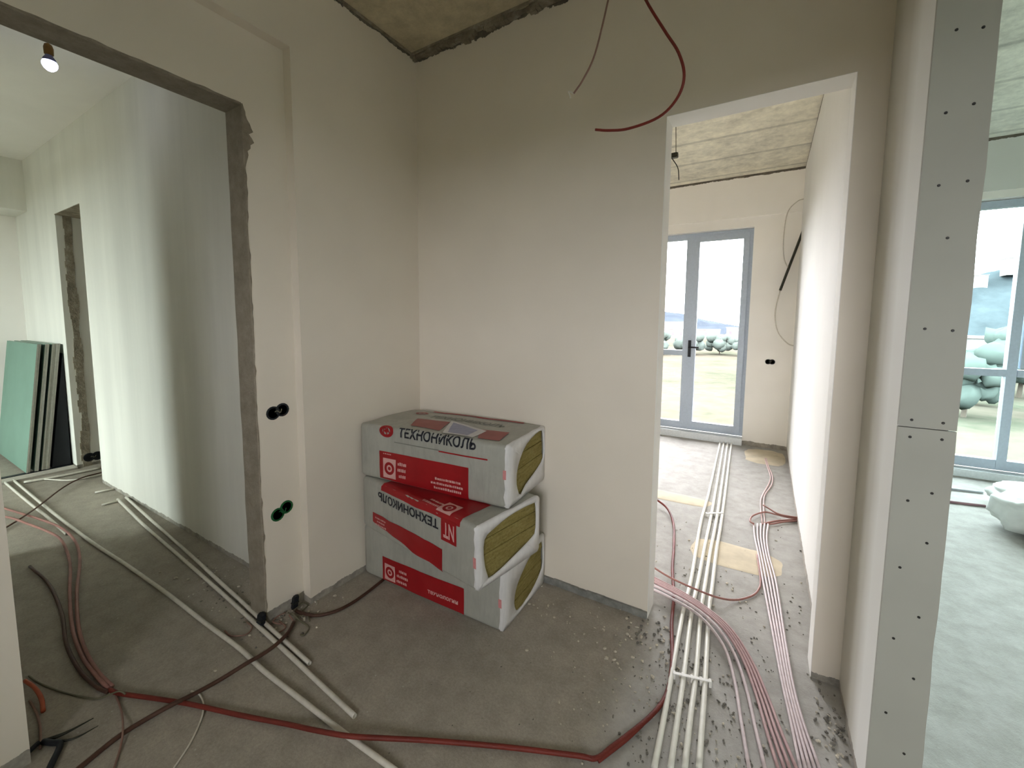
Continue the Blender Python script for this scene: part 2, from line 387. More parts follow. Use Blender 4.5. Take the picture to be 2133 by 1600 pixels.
m_film = film('grey_print_film', (.36, .36, .32), .4)
m_filmw = film('white_film', (.68, .67, .67), .35)
m_redprint = flat('red_print', (.30, .008, .012), .4, spec=.4, var=.12, scale=10)
m_fadered = flat('faded_red_print', (.30, .08, .07), .45, var=.12, scale=10)
m_darkprint = flat('black_print', (.02, .022, .03), .45)
m_palprint = flat('pale_pink_print', (.62, .36, .34), .45)
m_greyprint = flat('grey_print', (.20, .21, .18), .45)
m_label = flat('lavender_label', (.33, .34, .46), .5)
m_labelw = flat('white_label_border', (.62, .61, .62), .5)
m_tape = flat('pink_tape', (.6, .25, .25), .5)


def wool():
    t = NT('mineral_wool')
    p = t.n('TexCoord').outputs['Object']
    f = t.noise(t.scalevec(p, (1, 1, 9)), 9, 7, .75)
    g = t.noise(p, 70, 5, .8)
    c = t.ramp(f, [(.3, (.15, .105, .028)), (.5, (.27, .215, .065)), (.7, (.36, .31, .12))])
    c = t.mix(.3, c, t.ramp(g, [(.35, (.12, .10, .03)), (.65, (.42, .36, .16))]))
    t.bump(t.mix(.5, f, g), .9, .01)
    return t.done(c, .95, 0, .1)


m_wool = wool()
m_green = flat('green_board_paper', (.15, .25, .20), .7, var=.05, scale=3)
m_edge = flat('gypsum_board_edge', (.45, .44, .39), .85)
m_drywall = flat('grey_drywall_paper', (.37, .37, .325), .8, var=.05, scale=2.5)
m_screw = flat('black_screw', (.02, .02, .018), .45)
m_frame = flat('blue_grey_window_frame', (.46, .53, .62), .45, var=.05)
m_sill = flat('pale_sill', (.70, .74, .76), .55)
m_bulb_base = flat('bulb_base_plastic', (.16, .17, .32), .5)
m_brass = flat('amber_lamp_holder', (.22, .12, .03), .5)
m_bag = flat('milky_bag_film', (.62, .64, .62), .4, var=.08, scale=6)
m_rubble = flat('plaster_rubble', (.5, .46, .38), .9, var=.3, scale=20)
m_debris = flat('dark_rubble', (.16, .15, .13), .9, var=.4, scale=20)
m_patch = flat('tan_screed', (.56, .49, .36), .85, var=.12, scale=8)


def glass(tint=(.96, .96, .97)):
    t = NT('window_glass')
    t.t.nodes.remove(t.b)
    out = t.t.nodes['Material Output']
    tr = t.n('BsdfTransparent')
    tr.inputs[0].default_value = (*tint, 1)
    gl = t.n('BsdfGlossy')
    gl.inputs['Roughness'].default_value = .02
    fr = t.n('Fresnel')
    fr.inputs[0].default_value = 1.25
    mx = t.n('MixShader')
    t.l(fr.outputs[0], mx.inputs[0])
    t.l(tr.outputs[0], mx.inputs[1])
    t.l(gl.outputs[0], mx.inputs[2])
    t.l(mx.outputs[0], out.inputs[0])
    return t.m


m_glass = glass()
m_glass_cool = glass((.87, .965, .97))
m_glass_green = glass((.91, .97, .94))


def emit(name, c, s):
    t = NT(name)
    t.b.inputs['Base Color'].default_value = (.9, .9, .9, 1)
    t.b.inputs['Emission Color'].default_value = (*c, 1)
    t.b.inputs['Emission Strength'].default_value = s
    return t.m


m_bulb = emit('lit_bulb', (.62, .66, 1.0), 2.2)


# ------------------------------------------------------------------ mesh helpers
def link(name, bm, mat, parent=None, smooth=False):
    me = bpy.data.meshes.new(name)
    bmesh.ops.recalc_face_normals(bm, faces=bm.faces)
    bm.to_mesh(me)
    bm.free()
    for m in (mat if isinstance(mat, (list, tuple)) else [mat]):
        me.materials.append(m)
    if smooth:
        for p in me.polygons:
            p.use_smooth = True
    o = bpy.data.objects.new(name, me)
    col.objects.link(o)
    if parent is not None:
        o.parent = parent
    return o


def box(bm, x0, x1, y0, y1, z0, z1, mi=0):
    vs = [bm.verts.new((x, y, z)) for x in (x0, x1) for y in (y0, y1) for z in (z0, z1)]
    for f in ((0, 1, 3, 2), (4, 6, 7, 5), (0, 4, 5, 1), (2, 3, 7, 6), (0, 2, 6, 4), (1, 5, 7, 3)):
        fa = bm.faces.new([vs[i] for i in f])
        fa.material_index = mi


def boxes(l):
    bm = bmesh.new()
    for b in l:
        box(bm, *b)
    return bm


def struct(name, l, mat, parent=None):
    o = link(name, boxes(l), mat, parent)
    if parent is None:
        o['kind'] = 'structure'
    return o


def tag(o, label, cat, group=None, kind=None):
    o['label'] = label
    o['category'] = cat
    if group:
        o['group'] = group
    if kind:
        o['kind'] = kind
    return o


def empty(name, loc=(0, 0, 0), rz=0.0):
    o = bpy.data.objects.new(name, None)
    o.empty_display_size = .1
    o.location = loc
    o.rotation_euler = (0, 0, rz)
    col.objects.link(o)
    return o


def smooth_path(pts, sub=6):
    pts = [Vector(p) for p in pts]
    if len(pts) < 3:
        return pts
    out = []
    P_ = [pts[0] * 2 - pts[1]] + pts + [pts[-1] * 2 - pts[-2]]
    for i in range(1, len(P_) - 2):
        a, b, c, d = P_[i - 1:i + 3]
        for k in range(sub):
            t = k / sub
            out.append(.5 * ((2 * b) + (c - a) * t + (2 * a - 5 * b + 4 * c - d) * t * t + (3 * b - a - 3 * c + d) * t ** 3))
    out.append(pts[-1])
    return out


def add_tube(bm, pts, r, seg=8, sub=6, hollow=False):
    ps = smooth_path(pts, sub) if sub else [Vector(p) for p in pts]
    q = [ps[0]]
    for p in ps[1:]:
        if (p - q[-1]).length > 1e-4:
            q.append(p)
    ps = q
    rings = []
    prev = None
    for i, p in enumerate(ps):
        d = (ps[min(i + 1, len(ps) - 1)] - ps[max(i - 1, 0)]).normalized()
        n = prev if prev is not None else (Vector((0, 0, 1)) if abs(d.z) < .9 else Vector((1, 0, 0)))
        n = (n - d * n.dot(d)).normalized()
        prev = n
        b = d.cross(n)
        rr = r(i / (len(ps) - 1)) if callable(r) else r
        rings.append([bm.verts.new(p + (n * math.cos(a) + b * math.sin(a)) * rr) for a in [2 * math.pi * k / seg for k in range(seg)]])
    for a, b in zip(rings, rings[1:]):
        for k in range(seg):
            bm.faces.new((a[k], a[(k + 1) % seg], b[(k + 1) % seg], b[k]))
    if hollow:
        for rg, s in ((rings[0], 1), (rings[-1], -1)):
            c = sum((v.co for v in rg), Vector()) / seg
            j = 1 if s == 1 else len(ps) - 2
            dd = (ps[j] - ps[0 if s == 1 else -1]).normalized()
            inner = [bm.verts.new(c + (v.co - c) * .8) for v in rg]
            deep = [bm.verts.new(c + (v.co - c) * .8 + dd * .03) for v in rg]
            for k in range(seg):
                bm.faces.new((rg[k], rg[(k + 1) % seg], inner[(k + 1) % seg], inner[k]))
                bm.faces.new((inner[k], inner[(k + 1) % seg], deep[(k + 1) % seg], deep[k]))
            bm.faces.new(deep)
    else:
        bm.faces.new(rings[0])
        bm.faces.new(rings[-1])


def tube(name, pts, r, mat, label=None, cat=None, group=None, parent=None, seg=8, sub=6, hollow=False, minz=None):
    if minz is not None:
        pts = [(p[0], p[1], max(p[2], minz)) for p in pts]
    bm = bmesh.new()
    add_tube(bm, pts, r, seg, sub, hollow)
    o = link(name, bm, mat, parent, True)
    if label:
        tag(o, label, cat, group)
    return o


# ------------------------------------------------------------------ the setting
HC = 3.175      # hall ceiling
RC = 3.28       # window rooms ceiling
YB = 2.075      # hall face of the wall with the doorway
DX0, DX1, DZ = -0.445, 0.242, 2.45

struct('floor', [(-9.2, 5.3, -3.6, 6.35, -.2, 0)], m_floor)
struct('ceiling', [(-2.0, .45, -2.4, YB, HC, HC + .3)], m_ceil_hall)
struct('ceiling_left_room', [(-9.2, -2.0, -3.6, 3.0, HC, HC + .3)], m_white)
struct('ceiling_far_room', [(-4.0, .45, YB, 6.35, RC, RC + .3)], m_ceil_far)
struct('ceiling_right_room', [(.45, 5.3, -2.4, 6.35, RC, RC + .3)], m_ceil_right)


def jag_wall(name, x0, x1, y0, y1, z0, z1, mat):
    return struct(name, [(x0, x1, y0, y1, z0, z1)], mat)


# wall with the doorway: one mesh of three blocks, white jamb faces as a child
struct('wall_back', [(-2.2, DX0, YB, 2.195, 0, HC + .05), (DX1, .34, YB, 2.195, 0, HC + .05), (DX0, DX1, YB, 2.195, DZ, HC + .05)], m_wall_top)
struct('wall_back_far_side', [(-2.2, DX0, 2.195, 2.20, 0, RC), (DX0, DX1, 2.195, 2.20, DZ, RC)], m_white)
struct('trim_1', [(DX0, DX0 + .002, YB - .001, 2.20, 0, DZ), (DX1 - .002, DX1, YB - .001, 2.20, 0, DZ), (DX0, DX1, YB - .001, 2.20, DZ - .002, DZ)], m_jamb)
# partition between the far room and the right room, ends in a stub in the hall
struct('wall_partition', [(.34, .4425, 1.575, YB, 0, RC), (.28, .4425, YB + .12, 5.86, 0, RC), (.34, .4425, YB, 2.195, 0, RC)], m_white_top)
struct('wall_right', [(.338, .3415, 1.575, YB, 0, HC)], m_putty)
# left wall of the hall: thick part, set-back pier, lintel band, near jamb
struct('wall_left', [(-2.215, -2.0, 1.24, YB + .05, 0, HC + .05), (-2.215, -2.0, -2.4, 1.24, 2.79, HC + .05)], m_wall_left)
struct('wall_left_pier', [(-2.20, -2.06, 1.045, 1.24, 0, 2.79), (-2.20, -2.06, -2.4, .262, 0, 2.79), (-2.20, -2.06, .262, 1.045, 2.465, 2.79)], m_pier)


def rough_reveal():
    bm = bmesh.new()
    # broken bare lining of the opening's far side and of its head: a skin with a ragged front edge

    def skin(n, f):
        rows = [[bm.verts.new(p) for p in f(k / n)] for k in range(n + 1)]
        for a, b in zip(rows, rows[1:]):
            for q in range(len(a) - 1):
                bm.faces.new((a[q], a[q + 1], b[q + 1], b[q]))

    def side(t):
        z = 2.465 * t
        j = noise.noise(Vector((3.1, 0, z * 5))) * .004 + max(0, noise.noise(Vector((7, 1, z * 17)))) * .012
        big = .035 * max(0, 1 - abs(z - 2.33) / .14) * (1 + .8 * noise.noise(Vector((2, 2, z * 40))))
        y = 1.040 + noise.noise(Vector((9, 2, z * 6))) * .003
        return [(-2.2, y, z), (-2.12, y + .003 * noise.noise(Vector((1, 1, z * 9))), z), (-2.062, y, z), (-2.0585, y + .004, z), (-2.0585, y + .006 + j + big, z)]

    def head(t):
        y = .262 + .778 * t
        z = 2.458 + noise.noise(Vector((9, y * 6, 2))) * .002
        j = max(0, noise.noise(Vector((7, y * 15, 3)))) * .008
        return [(-2.2, y, z), (-2.062, y, z), (-2.0585, y, z + .004), (-2.0585, y, z + .008 + j)]
    skin(160, side)
    skin(60, head)
    return bm


o = link('trim_2', rough_reveal(), m_reveal)
o['kind'] = 'structure'

# left room
struct('wall_left_room', [(-5.17, -2.2, 1.24, 1.42, 0, HC), (-7.5, -5.9, 1.24, 1.42, 0, HC), (-5.9, -5.17, 1.24, 1.42, 2.5, HC)], m_tall)
struct('wall_left_room_far', [(-7.6, -7.4, -3.4, 1.3, 0, HC)], m_white)
struct('wall_left_room_beam', [(-7.4, -6.88, -.2, 1.24, 2.65, HC)], m_tall)
struct('wall_left_room_light_block', [(-4.12, -2.2, -.42, -.3, 0, HC), (-4.12, -4.0, -3.2, .42, 0, HC)], m_white)  # unseen; dividing wall shaped to cast a sharp shadow edge from the window
struct('wall_left_room_window', [(-7.6, -6.35, -2.4, -2.22, 0, HC), (-5.1, -4.0, -2.4, -2.22, 0, HC), (-6.35, -5.1, -2.4, -2.22, 2.8, HC), (-6.35, -5.1, -2.4, -2.22, 0, .15)], m_white)
struct('wall_left_room_side', [(-9.0, -2.2, 2.7, 2.85, 0, HC), (-9.1, -9.0, 1.3, 2.85, 0, HC), (-9.0, -7.0, 1.25, 1.3, 0, HC), (-2.3, -2.2, 1.42, 2.85, 0, HC), (-6.02, -5.91, 1.44, 2.7, 0, HC)], m_wall)


def raw_jamb():
    bm = bmesh.new()
    n = 40
    for k in range(n):
        z0, z1 = 2.5 * k / n, 2.5 * (k + 1) / n
        j = noise.noise(Vector((1.1, 0, z0 * 3.3))) * .05 + noise.noise(Vector((7, 1, z0 * 11))) * .03
        box(bm, -5.9, -5.893, 1.285 + j * .5, 1.345 + noise.noise(Vector((4, 1, z0 * 4))) * .02, z0, z1)
    return bm


o = link('trim_3', raw_jamb(), m_raw)
o['kind'] = 'structure'
struct('trim_4', [(-5.9, -5.17, 1.235, 1.425, 2.494, 2.5)], m_raw)
struct('trim_5', [(-6.06, -6.0, -.3, 1.235, 0, .022)], m_black)
struct('trim_6', [(-6.0, -5.86, -.3, 1.235, 0, .018)], flat('pale_threshold', (.45, .42, .37), .8))

# hall, behind the camera
FX0, FX1, FZ0, FZ1 = -.05, 1.2, 1.25, 2.5  # opening of the added window
struct('wall_front', [(-2.2, FX0, -2.4, -2.2, 0, RC), (FX1, 5.2, -2.4, -2.2, 0, RC), (FX0, FX1, -2.4, -2.2, 0, FZ0), (FX0, FX1, -2.4, -2.2, FZ1, RC)], m_wall)
# right room
struct('wall_east', [(5.0, 5.2, -2.2, 6.2, 0, RC)], m_white)
m_farw = plaster('plaster_far_wall', (.90, .875, .82), top=3.255, top_amp=.03, bottom=.05)
struct('wall_far', [(.28, 1.1, 5.86, 6.2, 0, RC), (4.4, 5.0, 5.86, 6.2, 0, RC), (1.1, 4.4, 5.86, 6.2, 2.72, RC), (1.1, 4.4, 5.86, 6.2, 0, .03),
                    (-.19, .28, 5.86, 6.2, 0, RC), (-2.4, -.19, 5.86, 6.2, 2.675, RC), (-2.4, -.19, 5.86, 6.2, 0, .03), (-3.6, -2.4, 5.86, 6.2, 0, RC)], m_farw)
struct('wall_far_room_side', [(-3.7, -3.5, 2.0, 6.2, 0, RC), (-3.6, -2.2, 2.075, 2.2, 0, RC)], m_white)
struct('trim_7', [(-3.5, .28, 5.835, 5.86, 2.79, RC)], m_farw)
struct('trim_8', [(.4425, 5.0, 5.835, 5.86, 2.79, RC)], m_white_top)


def window(name, x0, x1, y, z0, z1, mulls, transoms, leafs=(), handles=(), pane=None):
    root = empty(name, (0, 0, 0))
    root['kind'] = 'structure'
    w = .07
    bm = bmesh.new()
    for b in ((x0, x1, z0, z0 + .10), (x0, x1, z1 - .07, z1), (x0, x0 + w, z0 + .10, z1 - .07), (x1 - w, x1, z0 + .10, z1 - .07)):
        box(bm, b[0], b[1], y, y + .07, b[2], b[3])
    link('frame', bm, m_frame, root)
    for (xm, wm) in mulls:
        link('mullion', boxes([(xm - wm / 2, xm + wm / 2, y - .008, y + .075, z0 + .02, z1 - .02)]), m_frame, root)
    for (xa, xb, zm) in transoms:
        link('transom', boxes([(xa, xb, y - .006, y + .07, zm - .035, zm + .035)]), m_frame, root)
    for (xa, xb, za, zb) in leafs:
        lf = link('sash', boxes([(xa, xb, y - .02, y + .03, za, za + .075), (xa, xb, y - .02, y + .03, zb - .065, zb), (xa, xa + .065, y - .02, y + .03, za + .075, zb - .065), (xb - .065, xb, y - .02, y + .03, za + .075, zb - .065)]), m_frame, root)
    link('glass', boxes([(x0 + .02, x1 - .02, y + .045, y + .05, z0 + .02, z1 - .02)]), pane or m_glass, root)
    for (hx, hz, s) in handles:
        bm = bmesh.new()
        box(bm, hx - .018, hx + .018, y - .032, y - .02, hz - .13, hz + .09)
        add_tube(bm, [(hx, y - .03, hz), (hx, y - .07, hz), (hx + .02 * s, y - .075, hz), (hx + .12 * s, y - .075, hz)], .011, 8, 3)
        hd = link('handle', bm, m_black, root)
        if leafs:
            hd.parent = lf
    return root


w1 = window('window_1', -2.4, -.188, 5.93, .09, 2.67, [(-.90, .10)], [(-2.4, -.95, 1.12)], [(-.855, -.232, .134, 2.622)], [(-.86, 1.20, 1)])
w2 = window('window_2', 1.1, 4.4, 5.93, .08, 2.71, [(2.06, .07), (3.2, .07)], [(1.1, 2.03, 1.05), (2.1, 3.17, 1.05), (3.23, 4.4, 1.05)], [(2.11, 3.16, 1.10, 2.66)], [(2.16, 1.62, 1)], m_glass_cool)
w3 = window('window_3', -6.35, -5.1, -2.35, .15, 2.8, [], [], pane=m_glass_green)
w4 = empty('added_fill_window')  # unseen window, added to light the hall from behind
w4['kind'] = 'structure'
link('frame', boxes([(FX0, FX1, -2.33, -2.27, FZ0, FZ0 + .07), (FX0, FX1, -2.33, -2.27, FZ1 - .07, FZ1), (FX0, FX0 + .07, -2.33, -2.27, FZ0, FZ1), (FX1 - .07, FX1, -2.33, -2.27, FZ0, FZ1), (.545, .605, -2.33, -2.27, FZ0, FZ1)]), m_frame, w4)  # frame of the added window
link('glass', boxes([(FX0 + .02, FX1 - .02, -2.303, -2.298, FZ0 + .02, FZ1 - .02)]), m_glass, w4)  # glass of the added window
struct('trim_9', [(-2.4, -.19, 5.80, 5.94, .0, .085)], m_sill)
struct('trim_10', [(1.1, 4.4, 5.80, 5.94, .0, .075)], m_sill)


# raw strip at the foot of the back wall (metal start profile below the plaster)
def foot():
    bm = bmesh.new()
    x = -1.12
    while x < DX0 - .01:
        w = min(.05, DX0 - x)
        h = .036 + noise.noise(Vector((x * 9, 2, 3))) * .012
        d = .014 + noise.noise(Vector((x * 13, 7, 3))) * .006
        box(bm, x, x + w, YB - d, YB + .01, 0, h)
        x += w
    return bm


o = link('trim_11', foot(), flat('raw_grey_foot', (.22, .22, .205), .8, var=.3, scale=18))
o['kind'] = 'structure'


# broken edge of plaster below the hall ceiling
def ceiling_edge():
    bm = bmesh.new()
    x = -2.0
    k = 0
    while x < .3:
        w = .022
        zt = HC - .002
        d = .03 + noise.noise(Vector((x * 7, 2, 8))) * .03
        h = .03 + max(-.02, noise.noise(Vector((x * 11, 5, 1))) * .06)
        box(bm, x, x + w, YB - max(.006, d), YB + .005, zt - h, zt)
        x += w
    y = .9
    while y < YB:
        w = .022
        d = .008 + max(0, noise.noise(Vector((1, y * 7, 8)))) * .02
        h = .012 + max(0, noise.noise(Vector((3, y * 12, 1)))) * .05
        box(bm, -2.005, -2.0 + d, y, y + w, HC - h, HC)
        y += w
    return bm


o = link('trim_12', ceiling_edge(), m_raw)
o['kind'] = 'structure'
struct('trim_13', [(-1.99, .3, YB - .045, YB - .036, HC - .012, HC)], m_raw)

# ------------------------------------------------------------------ drywall boards on the stub's end
ZS = P['seam']
XB0, XB1 = .336, .456


def drywall(name, z0, z1, label):
    bm = bmesh.new()
    n = 24
    vs = []
    for k in range(n + 1):
        z = z0 + (z1 - z0) * k / n
        j = noise.noise(Vector((4, 4, z * 6))) * .003
        vs.append([bm.verts.new((x, y, z)) for (x, y) in ((XB0, 1.56), (XB1 + j, 1.56), (XB1 + j, 1.573), (XB0, 1.573))])
    for a, b in zip(vs, vs[1:]):
        for i in range(4):
            bm.faces.new((a[i], a[(i + 1) % 4], b[(i + 1) % 4], b[i]))
    bm.faces.new(vs[0])
    bm.faces.new(vs[-1])
    o = link(name, bm, m_drywall)
    tag(o, label, 'drywall board', 'drywall boards on the end of the partition wall')
    for (sx, sz) in P['screws']:
        if z0 < sz < z1:
            b2 = bmesh.new()
            bmesh.ops.create_cone(b2, cap_ends=True, segments=12, radius1=.0042, radius2=.003, depth=.003)
            bmesh.ops.rotate(b2, verts=b2.verts, matrix=Matrix.Rotation(math.radians(90), 3, 'X'))
            bmesh.ops.translate(b2, verts=b2.verts, vec=(sx, 1.5595, sz))
            link('screw', b2, m_screw, o)
    return o


drywall('drywall_board', .0, ZS - .0015, 'lower grey drywall strip with black screws, standing on the floor at the wall end')
drywall('drywall_board', ZS + .0015, RC - .005, 'upper grey drywall strip with black screws, above the seam on the wall end')

# ------------------------------------------------------------------ insulation packs
RR = .022


def arc(g, W, H):
    """girth coordinate g (0 = sharp top front edge, minus over the top, plus down the front) -> y, z, ny, nz"""
    if g < -RR:
        return (-g, H, 0, 1)
    if g <= RR:
        a = (g + RR) / (2 * RR) * math.pi / 2
        return (RR - RR * math.sin(a), H - RR + RR * math.cos(a), -math.sin(a), math.cos(a))
    if g < H - RR:
        return (0, H - g, -1, 0)
    a = min(1, (g - (H - RR)) / (2 * RR)) * math.pi / 2
    return (RR - RR * math.cos(a), RR - RR * math.sin(a), -math.cos(a), -math.sin(a))


def pack(loc, ang, L, W, H, label, seed, hole, upside=False):
    """origin: front bottom corner at the open (right) end; local x runs to the left end as negative"""
    root = empty('insulation_pack', loc, math.radians(ang))
    tag(root, label, 'insulation pack', 'insulation packs stacked in the corner')

    def disp(x, y, z):
        v = Vector((x * 5 + seed, y * 6, z * 7))
        d = noise.noise(v) * .0045 + noise.noise(v * 4) * .0012
        d += .004 * math.sin(math.pi * min(1, max(0, x / L)))
        return d

    def S(u, g, off=0.0):
        y, z, ny, nz = arc(g, W, H)
        d = disp(u, y, z) + off
        return Vector((u - L, y + ny * d, z + nz * d))

    # profile round the whole girth
    prof = []

    def corner(cy_, cz_, a0):
        for k in range(6):
            a = a0 + math.pi / 2 * k / 5
            prof.append((cy_ + RR * math.cos(a), cz_ + RR * math.sin(a), math.cos(a), math.sin(a)))

    def edge(y0, z0, y1, z1, ny, nz, n=7):
        for k in range(1, n):
            prof.append((y0 + (y1 - y0) * k / n, z0 + (z1 - z0) * k / n, ny, nz))

    corner(W - RR, H - RR, 0)
    edge(W - RR, H, RR, H, 0, 1)
    corner(RR, H - RR, math.pi / 2)
    edge(0, H - RR, 0, RR, -1, 0)
    corner(RR, RR, math.pi)
    edge(RR, 0, W - RR, 0, 0, -1)
    corner(W - RR, RR, 1.5 * math.pi)
    edge(W, RR, W, H - RR, 1, 0)
    bm = bmesh.new()
    us = [0, .012, .03] + [.06 + (L - .12) * k / 22 for k in range(23)] + [L - .03, L - .012, L - .004]
    rings = []
    cyy, czz = W / 2, H / 2
    for u in us:
        e = min(u, L - u)
        sh = 1 - .03 * max(0, (.03 - e) / .03) ** 2
        if u > L / 2:
            sh = 1 - .015 * max(0, (.03 - e) / .03) ** 2
        rg = []
        for (y, z, ny, nz) in prof:
            d = disp(u, y, z)
            if nz < -.5:
                d = 0
            rg.append(bm.verts.new((u - L, cyy + (y + ny * d - cyy) * sh, czz + (z + nz * d - czz) * sh)))
        rings.append(rg)
    n = len(prof)
    for a, b in zip(rings, rings[1:]):
        for k in range(n):
            bm.faces.new((a[k], a[(k + 1) % n], b[(k + 1) % n], b[k]))
    bm.faces.new(rings[0])
    link('film_wrap', bm, m_film, root, True)
    # white end film: a collar round the corner, then over the end face up to the torn hole
    bm = bmesh.new()
    hp = []
    hs = smooth_path([(s * W, t * H, 0) for s, t in hole] + [(hole[0][0] * W, hole[0][1] * H, 0)], 6)[:-1]

    def hole_at(ang_):
        best, bd = None, 9
        cyh = sum(p.x for p in hs) / len(hs)
        czh = sum(p.y for p in hs) / len(hs)
        for p in hs:
            a = math.atan2(p.y - czh, p.x - cyh)
            d = abs((a - ang_ + math.pi) % (2 * math.pi) - math.pi)
            if d < bd:
                best, bd = p, d
        return best
    cyh = sum(p.x for p in hs) / len(hs)
    czh = sum(p.y for p in hs) / len(hs)
    outer0, outer1, mids, inn, deep = [], [], [], [], []
    for i, (y, z, ny, nz) in enumerate(prof):
        jag = .014 + .010 * noise.noise(Vector((i * .9 + seed, 1, 2))) + .006 * noise.noise(Vector((i * 2.3, seed, 2)))
        d = disp(L - jag, y, z) if nz > -.5 else 0
        e0 = 1.004
        outer0.append(bm.verts.new((-jag, cyy + (y + ny * (d + .0015) - cyy) * e0, max(.0005, czz + (z + nz * (d + .001) - czz)))))
        outer1.append(bm.verts.new((-.001, cyy + (y + ny * .002 - cyy) * .99, max(.0005, czz + (z + nz * .002 - czz) * .99))))
        h = hole_at(math.atan2(z - czh, y - cyh))
        m = Vector((.5 * y + .5 * h.x, .5 * z + .5 * h.y))
        wob = noise.noise(Vector((i * 1.7, seed, 5))) * .006
        mids.append(bm.verts.new((.002 + wob * .7, m.x, m.y)))
        inn.append(bm.verts.new((.003, h.x, h.y)))
        deep.append(bm.verts.new((-.006, h.x, h.y)))
    for a, b in ((outer0, outer1), (outer1, mids), (mids, inn), (inn, deep)):
        for k in range(n):
            f = (a[k], a[(k + 1) % n], b[(k + 1) % n], b[k])
            if len({v.co.to_tuple(6) for v in f}) > 2:
                bm.faces.new(f)
    o = link('end_film', bm, m_filmw, root, True)
    o['label'] = 'white film folded over the open end'
    # wool seen in the hole
    bm = bmesh.new()
    nz_, ny_ = 10, 12
    layers = 4
    for q in range(layers):
        za, zb = .012 + (H - .024) * q / layers, .012 + (H - .024) * (q + 1) / layers - .002
        off = -.008 - .003 * ((q * 7 + seed) % 3)
        box(bm, -L + .03, off, .02, W - .02, za, zb)
    o = link('wool_slabs', bm, m_wool, root)
    o['label'] = 'yellow-brown mineral wool showing in the hole'

    # ---- printing -------------------------------------------------------
    def patch(name, u0, u1, g0, g1, mat, off=.0022, nu=18, ng=10, wave=0.0, lab=None, gl=None, gr=None):
        b = bmesh.new()
        grid = []
        for i in range(nu + 1):
            u = u0 + (u1 - u0) * i / nu
            row = []
            for j in range(ng + 1):
                ga = g0 + wave * .4 * noise.noise(Vector((u * 9, seed, 1)))
                gb = (g1 if gl is None else gl + (gr - gl) * i / nu) + wave * noise.noise(Vector((u * 7, seed, 4)))
                row.append(b.verts.new(S(u, ga + (gb - ga) * j / ng, off)))
            grid.append(row)
        for i in range(nu):
            for j in range(ng):
                b.faces.new((grid[i][j], grid[i + 1][j], grid[i + 1][j + 1], grid[i][j + 1]))
        o = link(name, b, mat, root, True)
        if lab:
            o['label'] = lab
        return o

    def quadpatch(name, q, mat, off=.003, nn=8, lab=None):
        b = bmesh.new()
        grid = []
        for i in range(nn + 1):
            row = []
            for j in range(nn + 1):
                s, t = i / nn, j / nn
                u = (q[0][0] * (1 - s) + q[1][0] * s) * (1 - t) + (q[3][0] * (1 - s) + q[2][0] * s) * t
                g = (q[0][1] * (1 - s) + q[1][1] * s) * (1 - t) + (q[3][1] * (1 - s) + q[2][1] * s) * t
                row.append(b.verts.new(S(u, g, off)))
            grid.append(row)
        for i in range(nn):
            for j in range(nn):
                b.faces.new((grid[i][j], grid[i + 1][j], grid[i + 1][j + 1], grid[i][j + 1]))
        o = link(name, b, mat, root, True)
        if lab:
            o['label'] = lab
        return o

    def lettering(txt, u0, u1, g0, g1, mat, off=.0032, flip=False, name='lettering', bold=.012):
        cu = bpy.data.curves.new('t', 'FONT')
        cu.body = txt
        cu.offset = bold * 2.2
        cu.resolution_u = 3
        ob = bpy.data.objects.new('t', cu)
        col.objects.link(ob)
        bpy.context.view_layer.update()
        me = bpy.data.meshes.new_from_object(ob.evaluated_get(bpy.context.evaluated_depsgraph_get()))
        bpy.data.objects.remove(ob)
        b = bmesh.new()
        b.from_mesh(me)
        xs = [v.co.x for v in b.verts]
        ys = [v.co.y for v in b.verts]
        xa, xb, ya, yb = min(xs), max(xs), min(ys), max(ys)
        bmesh.ops.triangulate(b, faces=b.faces)
        bmesh.ops.subdivide_edges(b, edges=[e for e in b.edges if e.calc_length() > .25], cuts=1)
        for v in b.verts:
            s = (v.co.x - xa) / (xb - xa)
            t = (v.co.y - ya) / (yb - ya)
            if flip:
                s, t = 1 - s, 1 - t
            v.co = S(u0 + (u1 - u0) * s, g1 + (g0 - g1) * t, off)
        return link(name, b, mat, root)

    def strokes(u0, u1, g0, g1, rows, mat, off=.0032, name='small_print'):
        """worn, unreadable lines of small print"""
        rd = random.Random(seed * 31 + int(u0 * 100))
        b = bmesh.new()
        for r in range(rows):
            ga = g0 + (g1 - g0) * r / rows
            gb = ga + (g1 - g0) / rows * .55
            u = u0 + rd.uniform(0, .3) * (u1 - u0)
            while u < u1:
                w = rd.uniform(.005, .012)
                q = [S(u, ga + rd.uniform(0, .3) * (gb - ga), off), S(u + w, ga + rd.uniform(0, .3) * (gb - ga), off), S(u + w, gb, off), S(u, gb, off)]
                b.faces.new([b.verts.new(c) for c in q])
                u += w + rd.uniform(.002, .005)
        return link(name, b, mat, root)

    def ring_mark(uc, gc, r, mat, off=.0036, name='emblem', ru=None):
        b = bmesh.new()
        ru = ru or r
        N = 20
        for (ra, rb) in ((.55, 1.0), (0.0, .28)):
            A = [b.verts.new(S(uc + ru * ra * math.cos(2 * math.pi * k / N), gc + r * ra * math.sin(2 * math.pi * k / N), off)) for k in range(N)] if ra else None
            B = [b.verts.new(S(uc + ru * rb * math.cos(2 * math.pi * k / N), gc + r * rb * math.sin(2 * math.pi * k / N), off)) for k in range(N)]
            if A:
                for k in range(N):
                    b.faces.new((A[k], A[(k + 1) % N], B[(k + 1) % N], B[k]))
            else:
                b.faces.new(B)
        return link(name, b, mat, root)

    for c in list(root.children):
        pass
    return dict(root=root, patch=patch, quad=quadpatch, letter=lettering, strokes=strokes, ring=ring_mark, L=L, W=W, H=H, S=S)


